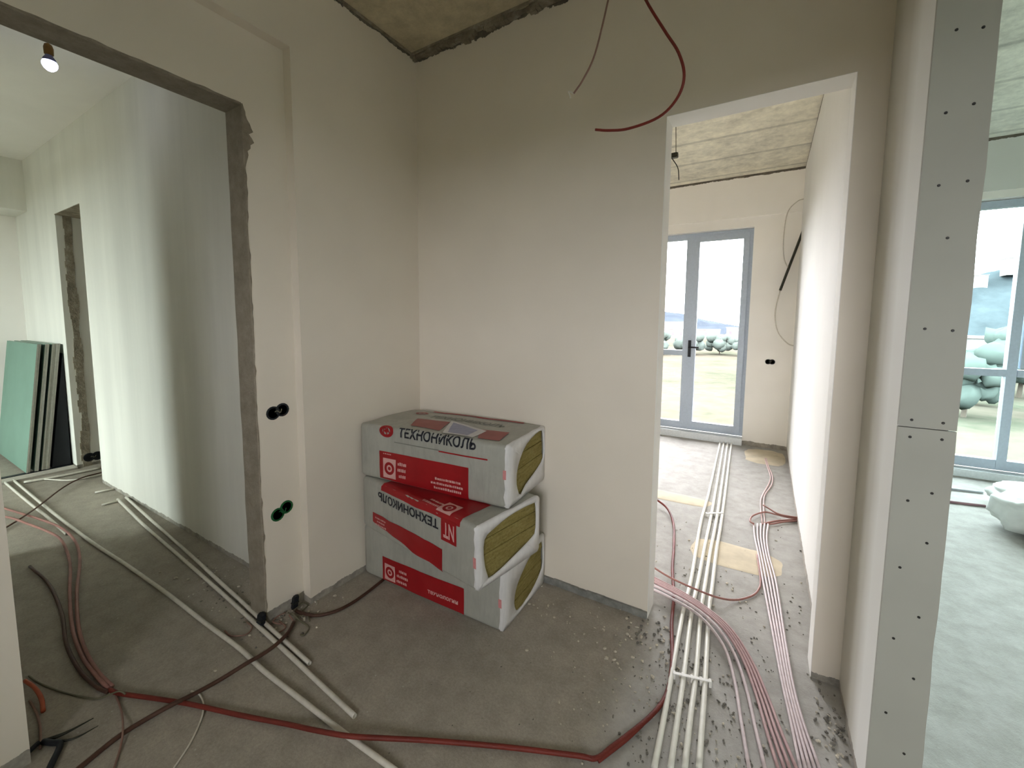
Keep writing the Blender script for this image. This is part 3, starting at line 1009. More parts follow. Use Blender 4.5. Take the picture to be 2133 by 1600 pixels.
# bottom pack
pb = pack((-1.018, 1.593, 0), 1.0, .965, .462, .305, 'bottom insulation pack of the stack, resting on the concrete floor', 3,
          [(.30, .08), (.24, .30), (.30, .55), (.52, .78), (.78, .90), (.93, .86), (.97, .5), (.93, .32), (.72, .14), (.45, .06)])
panel = pb['patch']('printed_panel', .155, .738, .15, .29, m_redprint, lab='red printed panel', wave=.004)
pb['patch']('emblem_square', .172, .255, .185, .28, m_palprint, off=.0030, nu=4, ng=4)
pb['ring'](.213, .232, .034, m_redprint)
pb['strokes'](.265, .345, .19, .285, 3, m_palprint)
pb['letter']('технологии', .50, .70, .232, .252, m_palprint)
pb['quad']('tape_tab', [(.945, .13), (.963, .13), (.963, .175), (.945, .175)], m_tape)
# middle pack, upside down so its lettering reads the other way up
pm = pack((-1.035, 1.41, .309), -9.0, .94, .46, .300, 'middle insulation pack, turned outward, its lettering upside down', 11,
          [(.16, .10), (.10, .40), (.10, .76), (.25, .86), (.50, .93), (.86, .93), (.93, .85), (.94, .45), (.90, .33), (.60, .20), (.30, .10)])
pm['patch']('printed_panel', .115, .712, .178, .29, m_redprint, gl=.235, gr=.298, wave=.016, lab='red printed panel')
pm['patch']('printed_panel', .20, .835, -.20, .030, m_redprint, wave=.006, lab='red panel lapping over the top edge')
pm['patch']('red_tab', .705, .812, .020, .132, m_redprint, off=.0026, nu=6, ng=6)
pm['letter']('NT', .722, .798, .040, .115, m_palprint, flip=True, name='logo_letters')
pm['letter']('ТЕХНОНИКОЛЬ', .172, .685, .043, .092, m_darkprint, flip=True)
pm['quad']('emblem_square', [(.66, -.09), (.76, -.09), (.76, .0), (.66, .0)], m_palprint, off=.0036)
pm['ring'](.71, -.045, .034, m_redprint, off=.0042)
pm['strokes'](.53, .65, -.06, .0, 2, m_palprint, off=.0036)
pm['strokes'](.135, .235, .195, .25, 3, m_palprint, off=.0036)
pm['quad']('tape_tab', [(.92, .14), (.938, .14), (.938, .19), (.92, .19)], m_tape)
# top pack
pt = pack((-1.01, 1.62, .613), 4.0, .958, .45, .312, 'top insulation pack of the stack with a lavender paper label on it', 23,
          [(.26, .12), (.20, .34), (.24, .60), (.42, .84), (.70, .95), (.90, .94), (.96, .80), (.96, .42), (.74, .27), (.46, .16), (.34, .06)])
pt['patch']('printed_panel', .150, .742, .140, .306, m_redprint, lab='red printed panel', gl=.296, gr=.306)
pt['patch']('emblem_square', .178, .270, .176, .286, m_palprint, off=.0030, nu=4, ng=4)
pt['ring'](.224, .231, .036, m_redprint)
pt['strokes'](.280, .345, .185, .285, 3, m_palprint)
pt['strokes'](.165, .235, .148, .160, 1, m_palprint)
pt['strokes'](.50, .70, .222, .295, 3, m_palprint)
pt['letter']('ТЕХНОНИКОЛЬ', .290, .785, -.012, .046, m_darkprint)
pt['ring'](.205, .022, .036, m_redprint, name='logo_disc', ru=.05)
pt['letter']('TN', .170, .240, .004, .042, m_redprint, name='logo_letters', off=.004)
pt['patch']('printed_line', .26, .56, .076, .081, m_greyprint, nu=12, ng=1)
pt['patch']('printed_line', .56, .85, .080, .087, m_redprint, nu=12, ng=1)
pt['patch']('printed_line', .20, .84, -.43, -.405, m_redprint, nu=16, ng=2, lab='red line along the back of the top')
pt['letter']('ТЕХНОНИКОЛЬ', .27, .78, -.335, -.275, m_greyprint, name='faded_lettering')
pt['quad']('printed_panel', [(.24, -.215), (.46, -.235), (.52, -.055), (.31, -.07)], m_fadered)
pt['quad']('printed_panel', [(.70, -.18), (.86, -.205), (.885, -.05), (.77, -.035)], m_fadered)
pt['ring'](.17, -.34, .03, m_fadered, name='logo_disc', ru=.045)
pt['quad']('paper_label', [(.453, -.258), (.745, -.165), (.745, -.026), (.560, -.030)], m_labelw, off=.0040, lab='white border of the paper label')
pt['quad']('label_centre', [(.490, -.225), (.700, -.150), (.705, -.042), (.580, -.048)], m_label, off=.0050, lab='lavender centre of the paper label')
pt['quad']('tape_tab', [(.935, .12), (.952, .12), (.952, .165), (.935, .165)], m_tape)

# the small marks printed on a red panel are sub-parts of that panel, the rest of the print sits on the film
for q in (pb, pm, pt):
    ch = list(q['root'].children)
    panels = [c for c in ch if c.name.startswith('printed_panel')]
    film = [c for c in ch if c.name.startswith('film_wrap')][0]

    def ctr(c):
        vs = [v.co for v in c.data.vertices]
        return sum(vs, Vector()) / len(vs)
    for c in ch:
        if c.name.split('.')[0] in ('emblem_square', 'emblem', 'small_print'):
            c.parent = min(panels, key=lambda a: (ctr(a) - ctr(c)).length)
    for c in ch:
        if c.name.split('.')[0] == 'label_centre':
            c.parent = [a for a in ch if a.name.startswith('paper_label')][0]

# ------------------------------------------------------------------ white pipes through the doorway
GP = 'white heating pipes running through the doorway'
for pts, w in zip(P['pipes4'], ('leftmost', 'second from the left', 'third from the left', 'rightmost')):
    tube('white_pipe', pts, .0108, m_pipe, 'white pipe through the doorway, %s of the four parallel ones' % w, 'pipe', GP, seg=10)
for (a, b), w in zip(P['clips'], ('farther', 'nearer', 'middle')):
    A, B = Vector(a), Vector(b)
    root = empty('pipe_clip', (A.x, A.y, 0))
    tag(root, {'farther': 'white clip rail across the four white pipes, farthest into the window room', 'nearer': 'white clip rail across the four white pipes, in front of the doorway', 'middle': 'white clip rail across the four white pipes, in the middle of the doorway run'}[w], 'pipe clip', 'white clip rails on the pipes')
    d = (B - A)
    L_ = d.length
    d.normalize()
    nrm = Vector((-d.y, d.x, 0))
    bm = bmesh.new()
    o0 = Vector((0, 0, 0))
    for k in range(5):
        c = d * (L_ * (k / 4 * 1.16 - .08))
        s = .005
        vs = [c + d * sx * s + nrm * sy * .009 + Vector((0, 0, sz)) for sx in (-1, 1) for sy in (-1, 1) for sz in (.0, .027)]
        vv = [bm.verts.new(v) for v in vs]
        for f in ((0, 1, 3, 2), (4, 6, 7, 5), (0, 4, 5, 1), (2, 3, 7, 6), (0, 2, 6, 4), (1, 5, 7, 3)):
            bm.faces.new([vv[i] for i in f])
    c0, c1 = d * (-.08 * L_), d * (1.08 * L_)
    vv = [bm.verts.new(c + nrm * sy * .006 + Vector((0, 0, sz))) for c in (c0, c1) for sy in (-1, 1) for sz in (.021, .025)]
    for f in ((0, 1, 3, 2), (4, 6, 7, 5), (0, 4, 5, 1), (2, 3, 7, 6), (0, 2, 6, 4), (1, 5, 7, 3)):
        bm.faces.new([vv[i] for i in f])
    link('rail', bm, m_clip, root)

GA = 'conduits fanning from the doorway toward the viewer'
ordn = ('leftmost', 'second from the left', 'third from the left', 'third from the right', 'second from the right', 'rightmost')
for i, pts in enumerate(P['fanA']):
    tube('corrugated_conduit', pts, .0068 if i < 2 else .0062, m_mauve if i < 2 else m_pink, '%s conduit curving over the white pipes, %s of six' % ('pale' if i < 2 else 'pink', ordn[i]), 'conduit', GA, seg=8)
ordb = ('leftmost', 'second from the left', 'middle', 'second from the right', 'rightmost')
for i, pts in enumerate(P['fanB']):
    tube('corrugated_conduit', pts, .0058, m_mauve, 'straight mauve conduit beside the right door jamb, %s of five' % ordb[i], 'conduit', 'mauve conduits beside the right door jamb', seg=8)
for i, (pts, w) in enumerate(zip(P['loops'], ('reddish cable looping from the mauve conduits into the wall hole, outermost left', 'reddish cable end entering the wall hole from above the bundle', 'reddish cable bending from the bundle into the wall hole, nearest the camera', 'reddish cable between the others at the wall hole'))):
    tube('cable', pts, .0062, m_rose, w, 'cable', 'cables entering the hole in the far room wall', seg=8)
for pts, w in zip(P['upcable'], ('left', 'right')):
    tube('cable', pts, .005, flat('pale_pink_cable', (.60, .42, .40), .5), '%s of two pink cables winding from the bundle to the window corner' % w, 'cable', 'pink cables winding to the window corner', seg=6)
tube('cable', P['archcable'], .0055, m_rose, 'thin dull red cable arching across the white pipes to the mauve bundle', 'cable', seg=8)
tube('corrugated_conduit', P['main'], .0084, m_red, 'long red conduit snaking across the hall floor from the doorway to the left opening', 'conduit', seg=10)
tube('corrugated_conduit', P['main2'], .006, m_red, 'short thin red conduit beside the bend of the long red one at bottom', 'conduit', seg=8)
tube('corrugated_conduit', P['conduitL2'], .0075, m_brown, 'dark brown conduit curving beside the red one in the left opening', 'conduit', seg=8)
tube('corrugated_conduit', P['conduitL3'], .0075, m_rose, 'dusty pink conduit joining the red one, the left one of two in the opening', 'conduit', seg=8)
tube('corrugated_conduit', P['conduitL4'], .0075, m_rose, 'dusty pink conduit joining the red one, the right one of two in the opening', 'conduit', seg=8)
tube('corrugated_conduit', P['farcable'], .006, m_brown, 'brown cable crossing the white conduits in the left room', 'cable', seg=8)
tube('corrugated_conduit', P['brown1'], .0085, m_brown, 'dark brown cable crossing under the red conduit toward the pier', 'cable', seg=8)
tube('corrugated_conduit', P['brown2'], .008, m_brown, 'brown cable curving from the pier foot to the insulation stack', 'cable', seg=8)
tube('wire', P['whitewire'], .0032, m_wiregrey, 'thin white wire curling toward the viewer below the red conduit', 'wire', seg=6)
tube('wire', P['greenwire'], .0032, m_wiregreen, 'thin dark green wire hooked over the red conduit', 'wire', seg=6)
tube('wire', P['thinbrown'], .0035, m_thinbrown, 'thin brown wire running down from the red conduit at lower left', 'wire', seg=6)
tube('wire', P['orange'], .007, m_orange, 'short orange cable end by the near left wall edge', 'wire', seg=8)
tube('wire', P['brownwire'], .004, m_thinbrown, 'short brown wire below the orange cable end', 'wire', seg=6)

# conduits lying in the hall and left room
GC = 'loose white conduits lying across the left opening'
tube('white_pipe', P['c1'], .0098, m_pipe_g, 'longest loose white pipe, running from the left room past the red conduit', 'pipe', GC, seg=10, hollow=True)
tube('white_pipe', P['c2'], .0095, m_pipe_g, 'loose white pipe of middle length, ending in front of the stack', 'pipe', GC, seg=10, hollow=True)
tube('white_pipe', P['c3'], .0095, m_pipe_g, 'loose white pipe nearest the pier, the shortest of the three crossing', 'pipe', GC, seg=10, hollow=True)
tube('white_pipe', P['c1b'], .0095, m_pipe_g, 'short white pipe beside the longest one, deep in the left room', 'pipe', GC, seg=10, hollow=True)
tube('white_pipe', P['farpipe'], .012, m_pipe_g, 'pale pipe crosswise in front of the leaning boards', 'pipe', seg=8)
tube('white_pipe', P['farpipe2'], .007, m_pipe_g, 'thin pale pipe crosswise just nearer than the one by the boards', 'pipe', seg=8)
tube('white_pipe', P['stub1'], .009, m_pipe_g, 'farther of two short pale pipe ends at the streaked wall corner', 'pipe', seg=8)
tube('white_pipe', P['stub2'], .008, m_pipe_g, 'nearer of two short pale pipe ends at the streaked wall corner', 'pipe', seg=8)

# frayed wires at the pier foot
for i, (pts, w) in enumerate(zip(P['frays'], ('curling right from the pier foot', 'hanging straight out of the pier hole', 'bending in a hook right of the pier hole', 'curling left under the pier', 'arching up against the notch in the wall', 'lying left of the white pipes under the opening', 'short, just left of the white pipes', 'short, between the pier and the pipes'))):
    tube('wire', pts, .0038, m_thinbrown if i % 2 else m_wiregreen, 'thin bare wire end ' + w, 'wire', 'frayed wire ends at the pier foot', seg=6)

# hanging cables
for k_, (ox, oy) in (('hang1', (-.05, .03)), ('hang2', (-.01, .01))):
    t0 = P[k_][0]
    P[k_] = [(t0[0] + ox, t0[1] + oy, HC), (t0[0] + ox * .6, t0[1] + oy * .5, (t0[2] + HC) / 2)] + list(P[k_])
tube('hanging_cable', P['hang1'], .0040, m_red, 'red cable hanging from the ceiling in a big hook left of the doorway', 'cable', seg=8)
hc = tube('hanging_cable', P['hang2'], .0032, m_thinbrown, 'thin brown cable hanging from the ceiling, frayed at its end', 'cable', seg=8)
tube('bare_ends', P['hang2end'], .0022, m_wiregrey, parent=hc, seg=6)
tube('hanging_cable', P['wallcableA'], .006, m_wiregrey, 'thin pale cable looping out of the far room wall above the dark one', 'cable', seg=6)
tube('hanging_cable', P['wallcableB'], .014, m_steel, 'thick dark cable slanting from the far room wall', 'cable', seg=6)
tube('hanging_cable', P['wallcableC'], .007, m_wiregrey, 'pale cable curling from the dark cable end back to the wall', 'cable', seg=6)
pr = empty('pendant_wire', P['pend'][0])
tag(pr, 'short ceiling wire with a dark connector in the window room', 'pendant wire')
pz = Vector(P['pend'][0])


def rel(pts, o):
    return [tuple(Vector(p) - o) for p in pts]


tube('wire', rel([(pz.x, pz.y, RC), P['pend'][0], P['pend'][1]], pz), .0035, m_wiregreen, parent=pr, seg=6)
bm = bmesh.new()
box(bm, -.035, .03, -.02, .02, -.30, -.26)
bmesh.ops.bevel(bm, geom=bm.edges[:], offset=.008, segments=2)
link('connector', bm, m_steel, pr)
tube('wire_tail', rel(P['pend2'], pz), .004, m_steel, parent=pr, seg=6)

# ------------------------------------------------------------------ lamp in the left room
BX = (-3.6, .79)
lamp = empty('bulb_lamp', (BX[0], BX[1], 2.93))
tag(lamp, 'lit white bulb in an amber holder hanging in the left room', 'lamp')


def lathe(prof, seg=20):
    bm = bmesh.new()
    rings = []
    for r, z in prof:
        rings.append([bm.verts.new((max(r, .0004) * math.cos(2 * math.pi * k / seg), max(r, .0004) * math.sin(2 * math.pi * k / seg), z)) for k in range(seg)])
    for a, b in zip(rings, rings[1:]):
        for k in range(seg):
            bm.faces.new((a[k], a[(k + 1) % seg], b[(k + 1) % seg], b[k]))
    bm.faces.new(rings[0])
    bm.faces.new(rings[-1])
    return bm


link('bulb', lathe([(0, -.016), (.014, -.012), (.026, -.001), (.033, .014), (.034, .026), (.030, .038)]), m_bulb, lamp, True)
link('bulb_base', lathe([(.030, .038), (.026, .052), (.017, .066), (.014, .072)]), m_bulb_base, lamp, True)
link('lamp_holder', lathe([(.015, .072), (.020, .076), (.021, .110), (.016, .128), (.007, .134)]), m_brass, lamp, True)
tube('cord', [(0, 0, .13), (.002, 0, .19), (0, 0, HC - 2.93)], .004, m_brass, parent=lamp, seg=6)
ld = bpy.data.lights.new('bulb_light', 'POINT')
ld.energy = .6
ld.color = (.85, .9, 1)
ld.shadow_soft_size = .034
lo = bpy.data.objects.new('bulb_light', ld)
lo.location = (0, 0, -.06)
lo.parent = lamp
col.objects.link(lo)


# ------------------------------------------------------------------ socket boxes
def socket_box(loc, axis, mat, label, group=None, s=1.0, tilt=0):
    """flush round-cornered wall box: rim, recessed cup, two wire ends"""
    root = empty('socket_box', loc)
    root.rotation_euler = (0, 0, axis)
    tag(root, label, 'socket box', group)
    # local: faces -Y
    bm = bmesh.new()
    for cx_ in (-.019 * s, .019 * s):
        N = 16
        ro, ri = .028 * s, .021 * s
        A = [bm.verts.new((cx_ + ro * math.cos(a), -.003, ro * math.sin(a) + cx_ * tilt)) for a in [2 * math.pi * k / N for k in range(N)]]
        B = [bm.verts.new((cx_ + ri * math.cos(a), -.004, ri * math.sin(a) + cx_ * tilt)) for a in [2 * math.pi * k / N for k in range(N)]]
        C_ = [bm.verts.new((cx_ + ri * math.cos(a), .0, ri * math.sin(a) + cx_ * tilt)) for a in [2 * math.pi * k / N for k in range(N)]]
        D_ = [bm.verts.new((cx_ + ro * math.cos(a), .0, ro * math.sin(a) + cx_ * tilt)) for a in [2 * math.pi * k / N for k in range(N)]]
        for k in range(N):
            j = (k + 1) % N
            bm.faces.new((A[k], A[j], B[j], B[k]))
            bm.faces.new((B[k], B[j], C_[j], C_[k]))
            bm.faces.new((D_[k], D_[j], A[j], A[k]))
        bm.faces.new(C_)
    link('rim', bm, mat, root)
    tube('wire_end', [(-.012 * s, -.001, 0), (-.008 * s, -.014, .006), (.004 * s, -.016, -.004), (.012 * s, -.012, .012)], .0022, m_wiregreen if mat is m_black else m_blackgreen, parent=root, seg=6)
    return root


R90 = math.radians(90)
socket_box((-2.06, 1.142, 1.052), R90, m_black, 'black double socket box, the upper one on the pier', 'socket boxes on the pier', 1.2, .2)
socket_box((-2.06, 1.142, .540), R90, m_blackgreen, 'dark green double socket box, the lower one on the pier', 'socket boxes on the pier', 1.2, .5)
socket_box((.058, 5.86, 1.058), 0, m_black, 'black socket box on the wall beside the window door', None, 1.1)
socket_box((-5.892, 1.36, .09), R90, m_black, 'black box low on the bare jamb in the left room', None, 1.6)


def hole_box(loc, dims, label):
    bm = bmesh.new()
    box(bm, -dims[0] / 2, dims[0] / 2, -dims[1] / 2, dims[1] / 2, 0, dims[2])
    bmesh.ops.bevel(bm, geom=bm.edges[:], offset=min(dims) * .25, segments=2)
    for v in bm.verts:
        v.co.y += v.co.z * .18
    root = empty('junction_box', loc)
    tag(root, label, 'junction box')
    link('body', bm, m_black, root)
    bm = bmesh.new()
    box(bm, -dims[0] / 2 - .002, dims[0] / 2 + .002, -dims[1] / 2 - .003, dims[1] / 2 + .003, dims[2] * .42, dims[2] * .5)
    for v in bm.verts:
        v.co.y += v.co.z * .18
    link('flange', bm, m_steel, root)


hole_box((-2.028, 1.165, .012), (.02, .026, .062), 'black cable box at the foot of the pier under the sockets')
hole_box((-2.055, 1.010, .012), (.04, .022, .05), 'black cable box at the foot of the opening reveal')

# ------------------------------------------------------------------ pliers on the floor at lower left
pp = P['pliers']
base = Vector((pp[2][0], pp[2][1], 0))
pl = empty('pliers', tuple(base))
tag(pl, 'dark pliers with a black handle lying at the lower left wall edge', 'pliers')


def taper(a, b):
    return lambda t: a + (b - a) * t


def R_(l):
    return [tuple(Vector(p) - base) for p in l]


bm = bmesh.new()
add_tube(bm, R_([pp[0], pp[1], pp[2]]), taper(.0015, .008), 8, 6)
link('jaw', bm, m_steel, pl, True)
bm = bmesh.new()
add_tube(bm, R_([pp[3], pp[4], pp[2]]), taper(.001, .006), 8, 6)
link('jaw', bm, m_steel, pl, True)
bm = bmesh.new()
add_tube(bm, R_([pp[2], ((pp[2][0] + pp[5][0]) / 2, (pp[2][1] + pp[5][1]) / 2, .012), pp[5], pp[6], pp[7]]), .0095, 10, 6)
link('handle', bm, m_black, pl, True)
bm = bmesh.new()
q2 = [(pp[2][0] - .005, pp[2][1] - .01, .012), (pp[2][0] + .02, pp[2][1] - .05, .012), (pp[2][0] + .035, pp[2][1] - .1, .012)]
add_tube(bm, R_(q2), .008, 10, 6)
link('handle', bm, m_black, pl, True)


# ------------------------------------------------------------------ leaning boards in the left room
def board(i, yb, dy, mat, label, th=.0125, L=1.25, H=1.24):
    bm = bmesh.new()
    zt = math.sqrt(H * H - dy * dy)
    n = Vector((0, -zt, dy)).normalized() * th
    b0, b1 = Vector((-6.01 - .004 * (i % 3) - L, yb, .024)), Vector((-6.01 - .004 * (i % 3), yb, .024))
    up = Vector((0, dy, zt))
    v = [b0, b1, b1 + up, b0 + up, b0 + n, b1 + n, b1 + up + n, b0 + up + n]
    v = [bm.verts.new(q - Vector((-6.01, yb, .024))) for q in v]
    for k, f in enumerate(((0, 1, 2, 3), (4, 7, 6, 5), (0, 4, 5, 1), (3, 2, 6, 7), (0, 3, 7, 4), (1, 5, 6, 2))):
        fa = bm.faces.new([v[q] for q in f])
        fa.material_index = 0 if k < 2 else 1
    o = link('drywall_sheet', bm, [mat, m_edge])
    o.location = (-6.01, yb, .024)
    tag(o, label, 'drywall sheet', 'drywall sheets leaning on the left room wall')


names = ('frontmost', 'second from the front', 'third from the front', 'fourth from the front', 'fifth from the front', 'third from the back', 'second from the back', 'rearmost')
ybs = (.930, .944, .984, .998, 1.030, 1.044, 1.058, 1.072)
for i, yb in enumerate(ybs):
    board(i, yb, .15, m_green if i == 0 else (m_green if i % 3 else m_edge), ('green drywall sheet leaning in the left room, %s' if i == 0 else 'leaning drywall sheet in the left room, %s') % names[i])


bm = bmesh.new()  # added black wedge standing in for the shade behind the boards
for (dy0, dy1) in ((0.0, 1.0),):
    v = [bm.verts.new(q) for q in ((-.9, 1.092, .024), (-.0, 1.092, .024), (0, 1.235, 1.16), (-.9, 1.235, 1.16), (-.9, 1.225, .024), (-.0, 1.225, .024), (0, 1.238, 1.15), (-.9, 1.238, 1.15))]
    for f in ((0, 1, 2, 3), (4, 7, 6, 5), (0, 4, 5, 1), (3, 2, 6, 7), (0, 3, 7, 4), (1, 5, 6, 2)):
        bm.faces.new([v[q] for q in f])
o = link('shade_wedge', bm, m_black)
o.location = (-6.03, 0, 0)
tag(o, 'black wedge added as the shade behind the leaning drywall sheets', 'shade block')

# ------------------------------------------------------------------ bags and sticks in the right room
def bag(loc, sx, sy, sz, label, seed):
    root = empty('bag', loc)
    tag(root, label, 'bag', 'filled bags on the right room floor')
    bm = bmesh.new()
    bmesh.ops.create_icosphere(bm, subdivisions=4, radius=1)
    for v in bm.verts:
        c = v.co
        q = Vector((math.copysign(abs(c.x) ** .55, c.x), math.copysign(abs(c.y) ** .6, c.y), math.copysign(abs(c.z) ** .8, c.z)))
        d = 1 + .10 * noise.noise(c * 2.2 + Vector((seed, 0, 0))) + .07 * noise.noise(c * 5) + .04 * noise.noise(c * 11)
        v.co = Vector((q.x * sx * d, q.y * sy * d, max(0, sz + q.z * sz * d)))
    link('sack', bm, m_bag, root, True)
    bm = bmesh.new()
    for k, (zz, ww) in enumerate(((.45, .035), (1.05, .02))):
        pts = [(-sx * .75 + sx * 1.5 * t / 10, -sy * 1.06 - .004, sz * zz) for t in range(11)]
        pts = [(x, y - .012, z + .01 * noise.noise(Vector((x * 4, seed, k)))) for x, y, z in pts]
        add_tube(bm, pts, ww * .5, 6, 2)
    link('printed_stripe', bm, flat('mauve_stripe', (.10, .07, .09), .5), root, True)
    return root


bag((1.93, 4.42, 0), .40, .22, .15, 'milky white filled bag with dark stripes near the right window', 2)
bag((2.06, 5.02, 0), .34, .20, .10, 'milky white filled bag behind the striped one, nearer the window', 9)
tube('stick', P['rsticks'][0], .011, flat('mauve_stick', (.30, .18, .20), .6), 'nearer dull red rod on the floor left of the bags', 'rod', 'rods on the right room floor', seg=8)
tube('stick', P['rsticks'][1], .009, flat('grey_stick', (.36, .38, .40), .6), 'farther grey rod on the floor by the right window', 'rod', 'rods on the right room floor', seg=8)


# raised tan screed patches on the far-room floor
def blob(name, cx_, cy_, rx, ry, h, mat, label, seed):
    bm = bmesh.new()
    N = 40
    rings = []
    for s, z in ((1.0, 0.0005), (.93, h * .7), (.8, h)):
        rings.append([bm.verts.new((rx * s * math.copysign(abs(math.cos(a)) ** .6, math.cos(a)) * (1 + .12 * noise.noise(Vector((math.cos(a) * 2, math.sin(a) * 2, seed)))),
                                    ry * s * math.copysign(abs(math.sin(a)) ** .6, math.sin(a)) * (1 + .12 * noise.noise(Vector((math.cos(a) * 3, math.sin(a) * 3, seed + 4)))), z)) for a in [2 * math.pi * k / N for k in range(N)]])
    for a, b in zip(rings, rings[1:]):
        for k in range(N):
            bm.faces.new((a[k], a[(k + 1) % N], b[(k + 1) % N], b[k]))
    bm.faces.new(rings[-1])
    o = link(name, bm, mat, None, True)
    o.location = (cx_, cy_, 0)
    tag(o, label, 'screed patch', 'tan screed patches in the far room')


blob('screed_patch', .06, 5.45, .20, .30, .006, m_patch, 'tan screed patch in the corner beside the window door', 1)
blob('screed_patch', -.62, 3.72, .30, .10, .004, m_patch, 'tan screed patch under the white pipes in the far room', 2)
blob('screed_patch', -.10, 2.95, .26, .16, .003, m_patch, 'tan screed patch right of the white pipes past the doorway', 3)


# ------------------------------------------------------------------ crumbs of plaster and rubble
def crumbs(name, spots, mat, label, seed):
    rd = random.Random(seed)
    bm = bmesh.new()
    for (cx_, cy_, rx, ry, n, smax) in spots:
        for k in range(n):
            x, y = cx_ + rd.gauss(0, rx), cy_ + rd.gauss(0, ry)
            s = rd.uniform(.0015, smax)
            m = Matrix.Translation((x, y, s * .6)) @ Matrix.Rotation(rd.uniform(0, 6), 4, 'Z') @ Matrix.Diagonal((s * rd.uniform(.8, 1.8), s * rd.uniform(.6, 1.2), s * .7, 1))
            bmesh.ops.create_icosphere(bm, subdivisions=1, radius=1, matrix=m)
    o = link(name, bm, mat)
    tag(o, label, 'rubble', None, 'stuff')


crumbs('plaster_crumbs', [(-.43, 1.85, .09, .12, 70, .009), (-.30, 1.55, .22, .18, 90, .006), (.0, 1.5, .16, .25, 90, .007), (-.35, 2.6, .3, .4, 60, .007), (-.75, 1.9, .22, .08, 40, .006), (-1.98, 1.15, .05, .12, 50, .007), (-2.6, 1.1, .35, .08, 70, .008), (.25, 1.75, .05, .12, 50, .006)], m_rubble, 'pale plaster crumbs scattered on the floor around the doorway', 5)
crumbs('dark_crumbs', [(-.24, 1.6, .07, .35, 160, .006), (-.30, 2.4, .06, .5, 60, .006), (.02, 1.75, .10, .25, 110, .006), (-.18, 1.5, .12, .25, 110, .005), (.30, 1.85, .03, .09, 50, .008), (-.42, 1.95, .04, .06, 30, .008), (-.05, 2.3, .2, .4, 60, .005), (.20, 2.6, .04, .5, 40, .006), (-2.05, 1.08, .06, .06, 40, .007), (-2.35, 1.05, .2, .05, 60, .007), (.1, 1.45, .06, .1, 40, .008), (-.6, 1.5, .5, .3, 60, .003)], m_debris, 'dark crumbs of rubble scattered between the pipes', 6)


# ------------------------------------------------------------------ outside
def ground():
    t = NT('dry_grass_field')
    p = t.pos()
    f = t.noise(p, .06, 6, .6)
    g = t.noise(p, .6, 6, .7)
    c = t.ramp(f, [(.36, (.030, .037, .026)), (.5, (.052, .048, .038)), (.62, (.062, .053, .043))])
    c = t.mix(.35, c, t.ramp(g, [(.35, (.030, .034, .024)), (.65, (.066, .057, .047))]))
    return t.done(c, .95, 0, 0)


bm = bmesh.new()
bmesh.ops.create_grid(bm, x_segments=90, y_segments=90, size=1)
for v in bm.verts:
    v.co = Vector((v.co.x * 600, v.co.y * 600 + 100, 0))
    v.co.z = -9 + 1.2 * noise.noise(v.co * .02)
o = link('ground', bm, ground(), None, True)
o['kind'] = 'structure'


def hillmat(name, c):  # distance haze is put into the hill and leaf colours
    t = NT(name)
    f = t.noise(t.pos(), .03, 6, .7)
    return t.done(t.ramp(f, [(.35, tuple(v * .75 for v in c)), (.65, tuple(v * 1.2 for v in c))]), 1, 0, 0)


def hill(name, x0, x1, y, hmax, mat, seed, label):
    def hz(x, yy):
        s, t = (x - x0) / (x1 - x0), (yy - y) / 160
        h = math.sin(math.pi * min(1, max(0, t))) * hmax * (max(0, math.sin(math.pi * s)) ** .6) * (1 + .35 * noise.noise(Vector((x * .012, t * 2, seed))) + .1 * noise.noise(Vector((x * .05, t * 5, seed))))
        return -10 + h
    bm = bmesh.new()
    nx, ny = 120, 24
    g = []
    for i in range(nx + 1):
        row = []
        for j in range(ny + 1):
            s, t = i / nx, j / ny
            x = x0 + (x1 - x0) * s
            yy = y + 160 * t
            row.append(bm.verts.new((x, yy, hz(x, yy))))
        g.append(row)
    for i in range(nx):
        for j in range(ny):
            bm.faces.new((g[i][j], g[i + 1][j], g[i + 1][j + 1], g[i][j + 1]))
    o = link(name, bm, mat, None, True)
    tag(o, label, 'hill')
    return hz


hill('hill', -330, -2, 520, 27, hillmat('haze_blue_hill', (.028, .035, .044)), 3, 'low hazy blue hill seen through the window door of the far room')
hfun = hill('hill', 0, 460, 430, 62, hillmat('haze_blue_green_hill', (.031, .039, .043)), 8, 'higher hazy blue-green hill seen through the right room window')

m_leaf = hillmat('hazy_foliage', (.055, .070, .063))
m_trunk = flat('bark', (.05, .04, .03), .9)


def tree(x, y, zb, h, w, label, group, seed):
    root = empty('tree', (x, y, zb))
    tag(root, label, 'tree', group)
    bm = bmesh.new()
    add_tube(bm, [(0, 0, 0), (.1, 0, h * .3), (0, .1, h * .6)], lambda t: h * .03 * (1 - .5 * t), 6, 3)
    link('trunk', bm, m_trunk, root)
    bm = bmesh.new()
    rd = random.Random(seed)
    for k in range(26):
        r = w * rd.uniform(.13, .24)
        a = rd.uniform(0, 6.3)
        q = Vector((math.cos(a) * w * .5 * rd.random() ** .5, math.sin(a) * w * .5 * rd.random() ** .5, h * rd.uniform(.35, .9)))
        bmesh.ops.create_icosphere(bm, subdivisions=2, radius=r, matrix=Matrix.Translation(q))
    for v in bm.verts:
        v.co += v.co.normalized() * noise.noise(v.co * 1.3 + Vector((seed, 0, 0))) * w * .10 + v.co.normalized() * noise.noise(v.co * 2.3) * w * .09
    link('crown', bm, m_leaf, root, True)


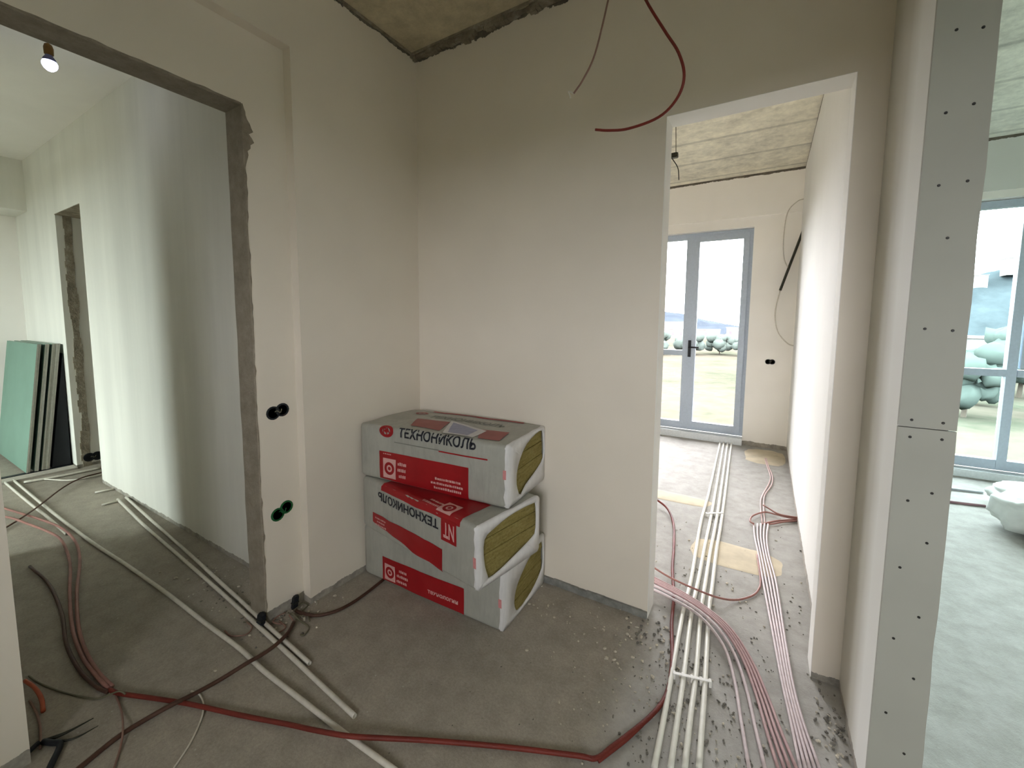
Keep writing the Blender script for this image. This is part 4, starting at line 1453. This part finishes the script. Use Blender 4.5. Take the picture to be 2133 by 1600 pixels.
k = 0
for (x, y, h, w) in ((-33, 150, 8, 8), (-23, 158, 7, 8), (-43, 140, 9, 8), (-14, 165, 7, 8), (-5, 160, 6, 7)):
    tree(x, y, -9.3, h, w, 'hazy green tree far beyond the far room window, %s in the row' % ('leftmost but one', 'middle', 'leftmost', 'second from the right', 'rightmost')[k], 'trees beyond the far room window', 20 + k)
    k += 1
k = 0
for (x, y, h, w) in ((24, 97, 9, 7), (33, 92, 11, 8), (43, 97, 9, 8), (29, 68, 9, 6), (19, 64, 9, 6), (23.5, 77, 7, 5)):
    tree(x, y, -9.3, h, w, ('hazy tree behind the field in the right window, left one', 'tallest hazy tree behind the field in the right window', 'hazy tree behind the field in the right window, right one', 'nearer tree in the right window, at the right', 'nearer tree in the right window, at the left', 'nearer low tree in the right window, between two others')[k], 'trees beyond the right room window', 40 + k)
    k += 1


def house(x, y, zb, sx, sy, h, label, group, roof=None):
    root = empty('house', (x, y, zb))
    tag(root, label, 'building', group)
    link('wall', boxes([(-sx / 2, sx / 2, 0, sy, 0, h)]), m_house, root)
    link('roof', boxes([(-sx / 2 - .4, sx / 2 + .4, -.4, sy + .4, h, h + .5)]), roof or m_houseroof, root)
    nw = max(2, int(sx / 5))
    for k in range(nw):
        xx = -sx / 2 + sx * (k + .5) / nw
        link('window', boxes([(xx - .8, xx + .8, -.08, .05, h * .35, h * .75)]), m_hwin, root)


m_house = flat('pale_house_wall', (.15, .145, .14), .9, scale=.3)
m_houseroof = flat('pale_house_roof', (.13, .11, .105), .9, scale=.3)
m_hwin = flat('house_window', (.07, .06, .07), .5, scale=.3)
hs_ = [(-46, 330, -9, 34, 10, 6.5, 'long pale building far beyond the far room window, left one'), (-14, 342, -9, 22, 10, 8, 'pale building far beyond the far room window, middle one'), (-66, 345, -9, 20, 10, 12, 'tall pale building far beyond the far room window'), (14, 356, -9, 22, 10, 6, 'low pale building far beyond the far room window, right one')]
for h in hs_:
    house(*h[:6], h[6], 'buildings beyond the far room window')
hs2 = [(40, 116, -9, 34, 4, 8.2, 'long white wall-like building behind the trees in the right window')]
for (hx, hy, sx_, sy_, hh, ll) in ((176, 482, 34, 12, 13, 'right'), (139, 478, 18, 12, 12, 'left')):
    hs2.append((hx, hy, hfun(hx, hy) - 2, sx_, sy_, hh, 'pale block on the hillside in the right window, %s one' % ll))
for h in hs2:
    house(*h[:6], h[6], 'buildings beyond the right room window')
